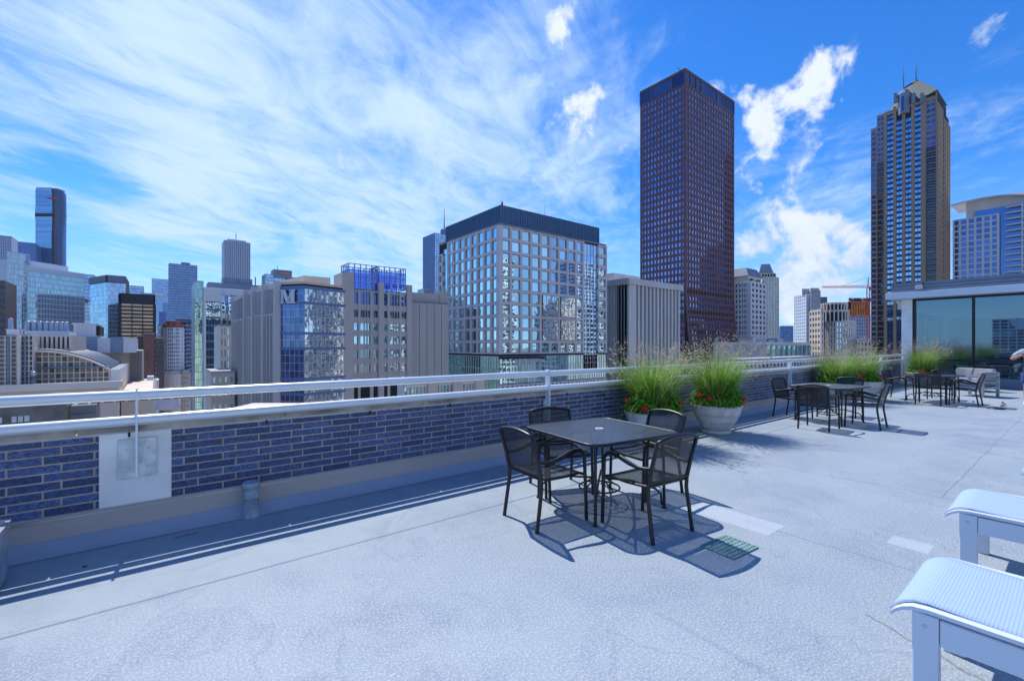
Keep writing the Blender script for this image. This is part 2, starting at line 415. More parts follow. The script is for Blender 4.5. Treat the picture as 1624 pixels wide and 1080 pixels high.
col = t.mix(bk.outputs[1], c2, mm); dirt = t.ramp(t.noise(tc, .9, 4), .45, .75, 0, .35); col = t.mix(dirt, col, (.06, .07, .10))
t.l.new(col, p.inputs['Base Color']); b = t.new('ShaderNodeBump'); b.inputs['Strength'].default_value = .9; b.inputs['Distance'].default_value = .012
t.l.new(t.math('SUBTRACT', t.math('MULTIPLY', rg, .6), bk.outputs[1]), b.inputs['Height']); t.l.new(b.outputs[0], p.inputs['Normal']); M['bluebrick'] = m
M['coping'] = matte('stained_concrete_coping', (.38, .335, .29), .9, var=.55, scale=2.6, bump=.5, bscale=25)
M['mortar'] = matte('white_mortar', (.52, .51, .50), .9, var=.2, scale=5, bump=.4, bscale=40)
M['flash'] = matte('taupe_flashing', (.50, .45, .42), .5, var=.07, scale=.8)
M['stucco'] = matte('white_stucco', (.86, .86, .84), .85, var=.14, scale=2.2, bump=.5, bscale=30)
M['rail'] = matte('pale_painted_rail', (.78, .83, .86), .28, metal=.25, var=.06, scale=1.5, spec=.6)
M['plate'] = matte('brushed_steel_plate', (.50, .58, .64), .38, metal=.7, var=.3, scale=9)
M['darkiron'] = matte('black_powder_coat', (.005, .005, .007), .38, var=.1, scale=4, spec=.6)
M['pot'] = matte('weathered_cast_stone', (.66, .62, .59), .9, var=.2, scale=5, bump=.5, bscale=35)
M['pipe'] = matte('scuffed_grey_pipe_paint', (.34, .40, .48), .6, var=.3, scale=14, bump=.4, bscale=50)
M['soil'] = matte('potting_soil', (.05, .035, .025), .95)
M['whitepaint'] = matte('white_painted_aluminium', (.68, .72, .78), .38, var=.03, spec=.6)
M['alu'] = matte('silver_aluminium_frame', (.38, .41, .45), .4, metal=.35, var=.05)
M['cushion'] = matte('grey_cushion_fabric', (.27, .28, .31), .95, var=.08, scale=6, bump=.25, bscale=180)
M['bluestrip'] = None
M['red'] = matte('geranium_red', (.85, .012, .012), .6, var=.25, scale=30)
M['fascia'] = matte('blue_grey_fascia', (.20, .23, .29), .5, var=.1, scale=1)
M['skin'] = matte('skin', (.44, .24, .17), .55, var=.06, scale=12)
M['shirt'] = matte('grey_tee', (.42, .43, .46), .95, var=.08, scale=9, bump=.2, bscale=120)
M['shorts'] = matte('blue_shorts', (.05, .09, .24), .95, var=.12, scale=9)
M['hair'] = matte('brown_hair', (.06, .04, .03), .8)
M['shoe'] = matte('white_shoe', (.6, .6, .6), .7)
def leafm(name, c1, c2, sc, tr=.35):
    m, t, out = newmat(name)
    tc = t.new('ShaderNodeTexCoord').outputs['Object']; gi = t.new('ShaderNodeNewGeometry').outputs['Random Per Island']
    f = t.math('ADD', t.math('MULTIPLY', gi, .6), t.math('MULTIPLY', t.noise(tc, sc, 3), .5), clamp=True); c = t.mix(f, c1, c2)
    d = t.new('ShaderNodeBsdfPrincipled'); d.inputs['Roughness'].default_value = .5; d.inputs['Specular IOR Level'].default_value = .3; t.l.new(c, d.inputs['Base Color'])
    s = t.new('ShaderNodeBsdfTranslucent'); t.l.new(c, s.inputs[0]); mx = t.new('ShaderNodeMixShader'); mx.inputs[0].default_value = tr
    t.l.new(d.outputs[0], mx.inputs[1]); t.l.new(s.outputs[0], mx.inputs[2]); t.l.new(mx.outputs[0], out.inputs[0]); return m
M['blade'] = leafm('grass_blade', (.07, .19, .02), (.36, .58, .10), 3, .45)
M['plume'] = leafm('grass_plume', (.34, .26, .16), (.66, .56, .38), 5, .4)
M['gleaf'] = leafm('geranium_leaf', (.04, .18, .012), (.22, .52, .04), 6, .3)
def perf(name, col, pitch, hole, rough=.4):
    """punched sheet: square-set holes cut right through"""
    m, t, out = newmat(name); tc = t.new('ShaderNodeTexCoord').outputs['Object']; sp = t.new('ShaderNodeSeparateXYZ'); t.l.new(tc, sp.inputs[0])
    a = t.math('MULTIPLY', sp.outputs[0], 1 / pitch); b = t.math('MULTIPLY', t.math('ADD', sp.outputs[1], sp.outputs[2]), 1 / pitch)
    b2 = t.math('ADD', b, t.math('MULTIPLY', t.math('FLOOR', a), .5))
    fa = t.math('ABSOLUTE', t.math('SUBTRACT', t.math('FRACT', a), .5)); fb = t.math('ABSOLUTE', t.math('SUBTRACT', t.math('FRACT', b2), .5))
    h = t.math('LESS_THAN', t.math('MAXIMUM', fa, fb), hole)
    p = t.new('ShaderNodeBsdfPrincipled'); p.inputs['Base Color'].default_value = tuple(col) + (1,); p.inputs['Roughness'].default_value = rough
    tr = t.new('ShaderNodeBsdfTransparent'); mx = t.new('ShaderNodeMixShader'); t.l.new(h, mx.inputs[0]); t.l.new(p.outputs[0], mx.inputs[1]); t.l.new(tr.outputs[0], mx.inputs[2]); t.l.new(mx.outputs[0], out.inputs[0]); return m
M['mesh'] = perf('perforated_black_steel', (.010, .011, .015), .0085, .235)
M['meshtop'] = perf('perforated_black_tabletop', (.05, .055, .07), .0085, .20, .3)
M['drain'] = matte('verdigris_drain_metal', (.20, .33, .31), .6, metal=.3, var=.3, scale=14)
m, t, out = newmat('ribbed_white_sling'); p = pbsdf(t, out, .7, 0, .3); tc = t.new('ShaderNodeTexCoord').outputs['Object']; sp = t.new('ShaderNodeSeparateXYZ'); t.l.new(tc, sp.inputs[0])
wv = t.math('SINE', t.math('MULTIPLY', sp.outputs[1], 520.)); wx = t.math('SINE', t.math('MULTIPLY', sp.outputs[0], 520.))
f = t.math('MULTIPLY', t.math('ADD', wv, 1), .5); f = t.math('ADD', t.math('MULTIPLY', f, .75), t.math('MULTIPLY', t.math('ADD', wx, 1), .12))
t.l.new(t.mix(f, (.34, .46, .72), (.39, .51, .76)), p.inputs['Base Color']); b = t.new('ShaderNodeBump'); b.inputs['Strength'].default_value = .4; b.inputs['Distance'].default_value = .002; t.l.new(f, b.inputs['Height']); t.l.new(b.outputs[0], p.inputs['Normal']); M['sling'] = m
m, t, out = newmat('pavilion_glass'); tr = t.new('ShaderNodeBsdfTransparent'); tr.inputs[0].default_value = (.50, .64, .68, 1); g = t.new('ShaderNodeBsdfGlossy'); g.inputs[0].default_value = (.55, .72, .85, 1); g.inputs[1].default_value = .01
mx = t.new('ShaderNodeMixShader'); mx.inputs[0].default_value = .26; t.l.new(tr.outputs[0], mx.inputs[1]); t.l.new(g.outputs[0], mx.inputs[2]); t.l.new(mx.outputs[0], out.inputs[0]); M['pavglass'] = m
# ================================================================== THE CITY
G['dark2'] = glass('navy_dark_glass', (.006, .012, .04), (.4, .5, .8), .16, .02, .2)
# ---- granite gridded office block with dark louvred crown
Cc = nY(792, 115.0)
cl = E_(None, 697, Cc); cr = nY(960.5, 115.0)
zt = zat(Cc, 357.5); zb1 = zat(Cc, 562)
b = Bld('office_block', 'big square office block gridded in pale granite, with a dark louvred metal crown', [cl, Cc, cr], zt + .2, cat='office block', roof='tarroof')
b.wallmat(M['granite'])
aE = Vector(nX(711, Cc[0])); aE2 = Vector(nX(704.5, Cc[0]))
wE = b.faces[0].w; kE = (aE - Vector(cl)).length; kE2 = (aE2 - Vector(cl)).length
b.grid(0, 8, (zt - zb1) / 10, .85, .9, .6, zb1, zt, kE, wE, G['clear'], frame=M['tan_frame'], win=True, end=.9)
b.grid(0, 1, (zt - 3.5 - zb1) / 10, 1.0, 1.3, .7, zb1, zt - 3.5, 0, kE2, G['clear'], frame=M['tan_frame'], win=True, end=.6)
b.grid(0, 1, 4.0, .1, .12, .2, zb1, zt - 2, kE2, kE, G['teal'], trim='mullion', tm=M['galv'])
aN = (Vector(nY(925, 115)) - Vector(Cc)).length; aN2 = (Vector(nY(946.5, 115)) - Vector(Cc)).length; wN = b.faces[1].w
big = lambda i, j: (i in (4, 5) or i in (6, 7)) and 5 <= j <= 8 if False else (i in (5, 6) and 0) or (i in (4, 5, 6, 7) and j in (5, 6, 7, 8))
b.grid(1, 9, (zt - zb1) / 10, .85, .9, .6, zb1, zt, 0, aN, None, end=.9)
cw = aN / 9; fh = (zt - zb1) / 10
for i in range(9):
    for j in range(10):
        jj = 9 - j
        if i in (4, 5, 6, 7) and jj in (5, 6, 7, 8): continue
        gl = G['clear'] if i < 4 else (G['blue'] if (i > 4 and jj < 5) else G['clear'])
        b.win.append((b.faces[1], i * cw + .43, (i + 1) * cw - .43, zb1 + j * fh + .45, zb1 + (j + 1) * fh - .45, gl, M['tan_frame'], True, 0))
for i in (4, 6):
    for j in (1, 3):
        a0, a1, z0, z1 = i * cw + .6, (i + 2) * cw - .6, zb1 + j * fh + .5, zb1 + (j + 2) * fh - .5
        b.win.append((b.faces[1], a0, a1, z0, z1, G['warp'], M['tan_frame'], True, .72))
        mm = b.mb('mullion', M['galv'])
        for k in (1, 2, 3): b.faces[1].box(mm, a0 + (a1 - a0) * k / 4 - .05, a0 + (a1 - a0) * k / 4 + .05, .8, .88, z0 + .1, z1 - .1)
        for k in (1, 2, 3): b.faces[1].box(mm, a0 + .1, a1 - .1, .8, .87, z0 + (z1 - z0) * k / 4 - .05, z0 + (z1 - z0) * k / 4 + .05)
b.grid(1, 4, 4.0, .1, .12, .25, zb1 - 6, zt - .5 + 0, aN, aN2, G['blue'], trim='mullion', tm=M['galv'])
b.grid(1, 1, fh, 1.0, 1.25, .7, zb1, zt, aN2, wN, G['clear'], frame=M['tan_frame'], win=True, end=.6)
# recessed glass base and lower podium
b.grid(0, 26, 4.2, .12, .3, .25, -34, zb1 - .6, 0, wE, G['green'], trim='mullion', tm=M['galv'])
b.grid(1, 40, 3.4, .1, .12, .25, zb1 - 9.4, zb1 - .6, 0, wN, G['teal'], trim='mullion', tm=M['galv'])
b.grid(1, 26, 4.6, .9, 1.2, .6, GZ, zb1 - 9.6, 0, wN, G['dark'])
b.faces[1].box(b.mb('canopy', M['black_metal']), -.3, wN * .34, 0, 2.4, zb1 - 1.5, zb1 - .7)
# crown
cC = Vector(Cc) + Vector((2.9, 3.2)); zc = zat(cC, 325)
fp = [cC, Vector(cr) + Vector((-.2, 3.2)), Vector((cr[0] - .2, cl[1])), Vector((cC.x, cl[1]))]
cm = b.mb('crown', M['crown_metal']); cm.prism([tuple(p) for p in fp], zt + .5, zc, 0)
fE = Face(Vector((cC.x, cl[1])), cC, b.cen); fN = Face(cC, fp[1], b.cen)
for f in (fE, fN):
    n = int(f.w / .75)
    for i in range(n + 1): f.box(cm, i * f.w / n - .07, i * f.w / n + .07, 0, .22, zt + .5, zc)
    for z in (zt + (zc - zt) * .33, zt + (zc - zt) * .66, zc - .15): f.box(cm, 0, f.w, 0, .12, z - .05, z + .05)
sh = b.mb('crown', None)
f1 = b.faces[1]; f1.box(cm, aN + .2, aN2 - .2, -3, -.1, zt - .4, zt + .6)
b.done()
o = MB(); o.box(-.25, .25, -.25, .25, 0, 1.0); o.tube([(0, 0, 1), (0, 0, 1.5)], .18)
o = o.build('beacon', M['red_paint']); o.location = (cC.x + 1, cC.y + .6, zc)
tag(o, 'small red aircraft beacon on the corner of the dark louvred crown', 'beacon')
o = MB(); o.tube([(0, 0, 0), (0, 0, 5)], [.12, .04], 6); o.tube([(-.5, 0, 3.5), (.5, 0, 3.5)], .05, 5)
p = nY(867, 119); o = o.build('roof_antenna', M['galv']); o.location = (p[0], p[1] + 1, zc)
tag(o, 'thin antenna mast standing on the long edge of the dark louvred crown', 'antenna')

# ---- tall brown granite tower with flared base
Cb = at(1087, 244.0); zt = zat(Cb, 110)
b = Bld('skyscraper', 'tall square brown granite skyscraper with hundreds of small windows and a flared foot', [E_(None, 1015.8, Cb), Cb, nY(1163.6, Cb[1])], zt, cat='skyscraper', roof='dark_brown')
b.wallmat(M['brown_gran'])
b.faces[1].bend = lambda z: 3.0 * max(0., (36 - z) / 39) ** 2 if z < 36 else 0.
b.parts['wall'][0].v = b.parts['wall'][0].v
zz = [36, 24, 12, 2, -8, -20]
for i in range(5):                                     # flared core of the long face
    f = b.faces[1]; e0, e1 = f.bend(zz[i + 1]) , f.bend(zz[i]); P0 = f.P
    def Q(a, e, z, f=f): q = f.p0 + f.d * a + f.n * e; return (q.x, q.y, z)
    b.parts['wall'][0].hexa([Q(0, -1, zz[i + 1]), Q(f.w, -1, zz[i + 1]), Q(f.w, e0, zz[i + 1]), Q(0, e0, zz[i + 1]), Q(0, -1, zz[i]), Q(f.w, -1, zz[i]), Q(f.w, e1, zz[i]), Q(0, e1, zz[i])], 1)
FH = 3.62; ztop = zt - 8; zlo = -26.0
rowsN = int((ztop - zlo) / FH)
def bw(i, j): return False
b.grid(1, 18, FH, .95, 1.55, .35, zlo, ztop, gl=G['brownwin'], win=True, end=1.2)
b.grid(0, 13, FH, .85, 1.55, .35, zlo, ztop, gl=G['brownwin'], win=True, end=1.0)
f = b.faces[1]; w = f.w
for (fi, segs) in ((1, [(0, .09), (.09, .2), (.2, .3), (.3, .62), (.62, .74), (.74, 1)]), (0, [(0, .27), (.27, .72), (.72, 1)])):
    f = b.faces[fi]; w = f.w; mbw = b.parts['wall'][0]
    zs = [ztop, ztop + 7, zt] if True else 0
    for (a, a2) in segs:
        f.box(mbw, a * w - .4 if a else -.35, a * w + .45, 0, .35, ztop, zt)
        b.win.append((f, a * w + .5, a2 * w - .5, ztop + .8, zt - 1.2, G['dark2'], None, True, 0))
    f.box(mbw, w - .45, w + (.35 if fi == 1 else 0), 0, .35, ztop, zt)
    for z in (ztop, zt - .5): f.box(mbw, 0, w, 0, .31, z - .45, z + .5)
b.faces[1].box(b.parts['wall'][0], -.35, w + 20, -.5, .0, GZ, zlo); b.faces[0].box(b.parts['wall'][0], 0, b.faces[0].w, 0, .35, GZ, zlo)
b.done()
o = MB(); o.tube([(0, 0, 0), (0, 0, 3)], .2, 6); o.tube([(-3, 0, 2.4), (3, 1, 3)], .16, 6); o.tube([(-3, 0, 2.4), (-3, 0, 3.4)], .12, 6); o.tube([(3, 1, 3), (3, 1, 4)], .12, 6); o.tube([(-1.5, 0, 0), (0, 0, 2.6)], .12, 5)
o = o.build('roof_crane', M['black_metal']); o.location = (Cb[0] + 4, Cb[1] + 5, zt + .6)
tag(o, 'small dark window cleaning rig on the roof of the brown skyscraper', 'roof rig')

# ---- concrete finned block
C0 = at(996, 190.0); zt = zat(C0, 452)
b = Bld('office_block', 'flat roofed grey concrete block with tall narrow fins, in front of the brown skyscraper', [nX(925, C0[0]), C0, nY(1072.5, C0[1])], zt, cat='office block', roof='concrete')
b.wallmat(M['concrete'])
for fi, n in ((0, 16), (1, 13)):
    f = b.faces[fi]; mbw = b.parts['wall'][0]
    for i in range(n + 1):
        a = i * f.w / n; f.box(mbw, a - .62, a + .62, 0, 1.5, GZ, zt - .01)
        if i < n: b.win.append((f, a + .7, a + f.w / n - .7, GZ + 5, zt - 2.0, G['dark'], None, True, 0))
f = b.faces[1]; f.box(b.parts['wall'][0], -1.5, 3.4, 0, 1.6, GZ, zt - .01); b.faces[0].box(b.parts['wall'][0], b.faces[0].w - 4.6, b.faces[0].w, 0, 1.5, GZ, zt - .01)
r = b.mb('roof', None); q = [b.cen + (p - b.cen) * 1.0 for p in b.poly]
x0, x1 = min(p.x for p in b.poly), max(p.x for p in b.poly); y0, y1 = min(p.y for p in b.poly), max(p.y for p in b.poly)
r.box(x0 - 2.3, x1 + 2.3, y0 - 2.3, y1, zt + .01, zt + 2.6)
b.mb('penthouse', M['concrete']).box(x0 + 3, x1 - 14, y0 + 10, y1 - 4, zt + 2.6, zt + 6.6)
b.done()

# ---- beige block with two glass boxes on its roof
A, B_ = nY(552, 122.0), nY(651.5, 122.0); zt = zat(A, 441)
b = Bld('office_block', 'beige stone office block carrying two tall blue framed glass boxes on its roof', [Vector(A) + Vector((0, 22)), A, B_], zat(A, 461), cat='office block', roof='tarroof')
b.wallmat(M['beige_shadow'])
f = b.faces[1]; mbw = b.parts['wall'][0]
def sx(u): return (Vector(nY(u, 122)) - Vector(A)).length
piers = [(552, 559.5), (598.5, 607), (643.5, 652)]
fine = [(567, 570.5), (586, 591), (613.5, 617.5), (632.5, 635.5)]
for (u0, u1) in piers: f.box(mbw, max(0, sx(u0)), min(sx(u1), f.w), 0, 1.0, GZ, zat(at(u0, dep(A)), 432 if u0 < 560 else 441) if u0 < 560 else zt - .6)
for (u0, u1) in fine: f.box(mbw, sx(u0), sx(u1), 0, .6, GZ, zt - 3)
f.box(b.mb('wall'), -1.9, -.01, -6, 1.02, GZ, zt + 1.2)
rowz = [zat(A, v) for v in (460, 482, 503, 524, 546, 569, 592, 615)]
cols = [(559.5, 567), (570.5, 586), (591, 598.5), (607, 613.5), (617.5, 632.5), (635.5, 643.5)]
for j in range(7):
    for (u0, u1) in cols:
        a0, a1 = sx(u0), sx(u1)
        f.box(mbw, a0, a1, 0, .4, rowz[j] - 1.5 if j else rowz[0] - .3, rowz[j] + .1)
        b.win.append((f, a0 + .05, a1 - .05, rowz[j + 1] + .1, rowz[j] - (1.5 if j else .3), (G['deep'] if j == 0 else G['dark'] if j == 1 else G['clear'] if j < 5 else G['warp']), None, True, 0))
    for u in (577.5, 582, 624, 628.5): f.box(b.mb('mullion', M['galv']), sx(u) - .06, sx(u) + .06, .1, .6, rowz[j + 1], rowz[j])
b.done()
def glass_box(u0, u1, vt, vb, lab):
    p0, p1 = Vector(nY(u0, 122.4)), Vector(nY(u1, 122.4)); w = (p1 - p0).length; zb_ = zat(p0, 461) + .62; h = zat(p0, vt) - zb_
    r = empty('roof_glass_box', (p0.x, p0.y, zb_), 0, lab, 'glass box', 'glass boxes on the beige block')
    m = MB(); g = MB(); n = 5; D = 6.0
    for i in range(n + 1):
        x = w * i / n
        for y in (0, D): m.box(x - .11, x + .11, y - .11, y + .11, 0, h)
    for i in range(1, 4):
        for x in (0, w): m.box(x - .11, x + .11, D * i / 4 - .11, D * i / 4 + .11, 0, h)
    for k in range(5):
        z = h * k / 4
        for y in (0, D): m.box(0, w, y - .09, y + .09, z - .09, z + .09)
        for x in (0, w): m.box(x - .09, x + .09, 0, D, z - .085, z + .085)
    m.build('frame', M['bluesteel'], r)
    g.box(.1, w - .1, -.02, .02, .1, h * .78); g.box(-.02, .02, .1, D - .1, .1, h * .78); g.box(.1, w - .1, D - .02, D + .02, .1, h * .78)
    g.build('glass_panel', M['thinglass'], r)
M['bluesteel'] = matte('blue_steel', (.12, .22, .50), .4)
m_, t_, o_ = newmat('thin_blue_glass')
tr = t_.new('ShaderNodeBsdfTransparent'); tr.inputs[0].default_value = (.35, .58, .98, 1); gg = t_.new('ShaderNodeBsdfGlossy'); gg.inputs[1].default_value = .03
mx = t_.new('ShaderNodeMixShader'); mx.inputs[0].default_value = .18; t_.l.new(tr.outputs[0], mx.inputs[1]); t_.l.new(gg.outputs[0], mx.inputs[2]); t_.l.new(mx.outputs[0], o_.inputs[0]); M['thinglass'] = m_
glass_box(553, 598.5, 417.5, 441, 'taller left glass box with blue steel frame on the beige block roof')
glass_box(601, 643, 422.5, 441, 'right glass box with blue steel frame on the beige block roof, beside the taller one')

# ---- plain concrete block beside it
A2, B2 = nY(652.3, 122.4), nY(710.5, 122.4); zt = zat(A2, 480)
b = Bld('office_block', 'low blank walled grey concrete block between the glass boxes and the granite office block', [A2, B2], zt, cat='office block', depth=11, roof='tarroof')
b.wallmat(M['beige_shadow']); f = b.faces[0]; mbw = b.parts['wall'][0]
f.box(mbw, 0, f.w, 0, .3, GZ, zt)
for i in range(1, 5): f.box(mbw, f.w * i / 5 - .05, f.w * i / 5 + .05, .3, .33, GZ, zt - .3, 1)
for z in (zt - 3, zt - 6.8, zt - 11.5, zt - 13): f.box(mbw, 0, f.w, .3, .36, z - .05, z + .05)
q = b.mb('penthouse', M['beige_shadow']); q.box(A2[0] + .5, A2[0] + 10.5, A2[1] + 3, A2[1] + 9, zt + .6, zt + 3.4)
q.box(A2[0] + 11.5, A2[0] + 14.5, A2[1] + 4, A2[1] + 8, zt + .6, zt + 4.6)
b.done()

# ---- concave fin-faced block with mirror glass corner
Zt = zat(at(482.6, 110), 450)
def hz(u, v): return at(u, (Zt - H) * F / (HZ - v))
chain = [hz(374, 474), hz(394, 463.5), hz(407, 459.4), hz(423.6, 455.4), hz(444, 451.6), hz(482.6, 450), hz(552, 458.3)]
back = [Vector(chain[-1]) + Vector((0, 34)), Vector(chain[0]) + Vector((6, 12))]
rndr = random.Random(3)
b = Bld('office_block', 'curved office block of tall concrete fins with a mirrored glass corner bearing a big M', chain, Zt, cat='office block', poly=chain + [tuple(q) for q in back], roof='beige', core=M['void'])
b.wallmat(M['concrete']); mbw = b.parts['wall'][0]
for fi in range(4):
    f = b.faces[fi]
    f.box(mbw, -.32, .32, -.2, 1.3, GZ, Zt + .6)
    n = 4
    for i in range(1, n): a = f.w * i / n; f.box(mbw, a - .12, a + .12, 0, .95, GZ, Zt - 7.2)
    for i in range(n): a = f.w * (i + .5) / n; f.box(mbw, a - .07, a + .07, 0, .5, GZ, Zt - 7.5)
    for i in range(1, 6): a = f.w * i / 6; f.box(mbw, a - .05, a + .07, 0, .5, Zt - 6.8, Zt - .8)
    f.box(mbw, 0, f.w, 0, .45, Zt - .9, Zt); f.box(mbw, 0, f.w, 0, .5, Zt - 7.5, Zt - 6.9)
    for j in range(5): b.win.append((f, .5, f.w - .5, Zt - 6.8, Zt - 1, G['deep'], None, False, 0)) if j == 0 else None
f = b.faces[3]; f.box(mbw, f.w - .5, f.w + .3, -.2, 1.4, GZ, Zt + .8)
for fi, n in ((4, 5), (5, 11)):
    f = b.faces[fi]
    b.grid(f, n, 1.85, .10, .12, .16, GZ, Zt - .5, .3 if fi == 4 else 0, f.w, G['deep'] if fi == 4 else G['warp'], trim='mullion', tm=M['galv'])
    k = 0; z = Zt - .5
    while z > -40: f.box(b.mb('spandrel#%d_%d' % (fi, k), M['blue_grey']), 0, f.w, .05, .22, z - .7, z - .05); z -= 7.4 if k % 2 else 3.7; k += 1
for k in range(9):
    q = P1_ = Vector(at(500 + k * 6 if k < 6 else 470, 126 + (k % 3) * 4)); hh = .8 + rndr.random() * 1.6; w_ = .8 + rndr.random() * 1.4
    b.mb('roof_plant', M['galv']).box(q.x, q.x + w_, q.y, q.y + 2, Zt + .6, Zt + .6 + hh) if k < 0 else None
# letter M on the glass
f = b.faces[4]; L = b.mb('letter', M['white_panel'])
def seg(a0, z0, a1, z1, th):
    L.hexa([f.P(a0, .35, z0), f.P(a0 + th, .35, z0), f.P(a0 + th, .7, z0), f.P(a0, .7, z0), f.P(a1, .35, z1), f.P(a1 + th, .35, z1), f.P(a1 + th, .7, z1), f.P(a1, .7, z1)])
w0 = f.w; a = w0 * .13; W = w0 * .50; z0, z1 = zat(chain[4], 482), zat(chain[4], 460.5)
seg(a + .05, z0, a + .05, z1, .42); seg(a + W * .86 - .3, z0, a + W * .86 - .3, z1, .95)
seg(a + W * .46, z0, a + .1, z1, .95); seg(a + W * .44, z0, a + W * .82, z1, .38)
for aa, ww in ((a - .25, 1.0), (a + W * .76 - .3, 1.75)): f.box(L, aa, aa + ww, .36, .72, z0, z0 + .22)
for aa, ww in ((a - .3, 1.3), (a + W * .76, 1.3)): f.box(L, aa, aa + ww, .36, .72, z1 - .22, z1)
# penthouse
ph = [hz(398, 462), hz(482, 437), hz(523.5, 439.5)]
zp = zat(at(482, 122), 437)
P1 = Vector(at(482, 124)); P2 = Vector(nY(524, P1.y)); P0 = Vector(at(404, 150))
b.mb('penthouse', M['beige']).prism([tuple(P0), tuple(P1), tuple(P2), tuple(P2 + Vector((0, 16))), tuple(P0 + Vector((6, 8)))], Zt + .61, zat(P1, 437))
b.done()

# ---- teal glass tower with white frame
t0 = 205
A = at(325, t0); Cn = at(325, t0)
Aw = nY(309, A[1] + 6)
b = Bld('glass_tower', 'glass tower in a white frame with a teal side, left of the finned curved block', [nY(323.5, A[1]), nY(400, A[1])], zat(A, 457.5), cat='tower', depth=30, roof='white_panel')
b.wallmat(M['white_conc']); f = b.faces[0]; mbw = b.parts['wall'][0]
def su(u): return (Vector(nY(u, A[1])) - b.pts[0]).length
f.box(mbw, 0, su(326.5), 0, 1.2, GZ, b.zt); f.box(mbw, su(326.5), f.w, 0, 1.0, zat(A, 478), b.zt)
b.grid(0, 5, 3.6, .12, .9, .3, GZ, zat(A, 478), su(326.5), su(350), G['clear'], trim='mullion', tm=M['blue_grey'])
b.grid(0, 5, 3.6, .25, .12, .6, GZ, zat(A, 467), su(351), f.w, G['blue'], trim='mullion', tm=M['white_panel'], e=1.0)
f.box(mbw, su(350), su(351.5), 0, 1.8, GZ, b.zt)
x, y = A
b.mb('roof_plant', M['slate']).box(b.pts[0].x + 2, b.pts[0].x + 27, y + 5, y + 16, b.zt + .7, b.zt + 3.6)
b.mb('roof_plant').box(b.pts[0].x + 8, b.pts[0].x + 20, y + 6, y + 15, b.zt + 3.6, b.zt + 6.4)
b.done()
Lp = nY(309, A[1] + 4)
b = simple('glass_tower', 'narrow green glass slab attached to the white framed glass tower', [Lp, nY(323, A[1] + 4)], zat(Lp, 447), M['galv'], G['green'], 5, 3.4, .15, .3, .2, depth=26)
b.done()
# beige stone towers in front of it
P = at(349, 150); b = simple('stone_building', 'narrow beige stone building with sawtooth parapet, just left of the curved block', [P, nY(369.5, P[1]), nY(369.5, P[1] + .01)][:2], zat(P, 517), M['beige_light'], G['clear'], 4, 3.6, 1.5, 1.4, .5, depth=20, cat='building', win=True)
for i in range(5): b.mb('parapet', M['slate']).box(P[0] + i * 1.6 + .1, P[0] + i * 1.6 + .8, P[1] - .2, P[1] + 1, b.zt + .1, b.zt + 1.7)
b.done()
P = at(335, 135); b = simple('stone_building', 'low beige brick building with few windows, at the foot of the curved block', [P, nY(372, P[1])], zat(P, 592), M['beige'], G['clear'], 4, 4.2, 2.2, 2.4, .3, depth=18, cat='building', win=True)
b.done()

# ---- far towers
def tower(name, label, u0, u1, t, v, wall, gl, cols, fh, pw, sh, **k):
    P = at(u0, t); return simple(name, label, [P, nY(u1, P[1])], zat(P, v), wall, gl, cols, fh, pw, sh, **k)
b = tower('skyscraper', 'pale square tower with fine vertical stripes rising alone in the distance', 355.5, 397, 1150, 381, M['aon'], G['dark'], 14, 700, 3.4, 0, dp=1.5, depth=55)
b.mb('roof_plant', M['aon']).box(b.poly[0].x + 8, b.poly[1].x - 8, b.poly[0].y + 8, b.poly[0].y + 40, b.zt + .6, b.zt + 6); b.mb('roof_plant').box(b.cen.x - 1, b.cen.x + 1, b.cen.y - 1, b.cen.y + 1, b.zt + 6, b.zt + 26); b.done()
b = tower('apartment_tower', 'dark blue grey slab tower left of the pale striped tower', 267.5, 313, 620, 418, M['blue_grey'], G['blue'], 26, 3.4, .9, 1.2, depth=25)
b.mb('roof_plant', M['blue_grey']).box(b.poly[0].x + 14, b.poly[0].x + 24, b.poly[0].y + 4, b.poly[0].y + 14, b.zt + .5, b.zt + 4); b.done()
tower('glass_tower', 'light blue glass tower rising behind the dark blue slab tower', 240.5, 268, 900, 442, M['blue_grey'], G['blue'], 16, 3.8, .2, .8, depth=30).done()
tower('glass_tower', 'small dark blue tower seen between the amber windowed block and the slab tower', 252, 263, 700, 495, M['blue_grey'], G['deep'], 8, 3.8, .3, 1.5, depth=20).done()
b = tower('office_block', 'dark office tower with a blue horizontal banded glass front beside the round white tower', 280.5, 309, 400, 506, M['black_metal'], G['deep'], 14, 3.6, .3, 1.2, depth=30)
f = b.faces[0]; b.grid(0, 1, 3.6, .1, 1.3, .5, GZ, b.zt - 2, .5, f.w * .5, G['pale'], trim='band', tm=M['slate']); b.done()
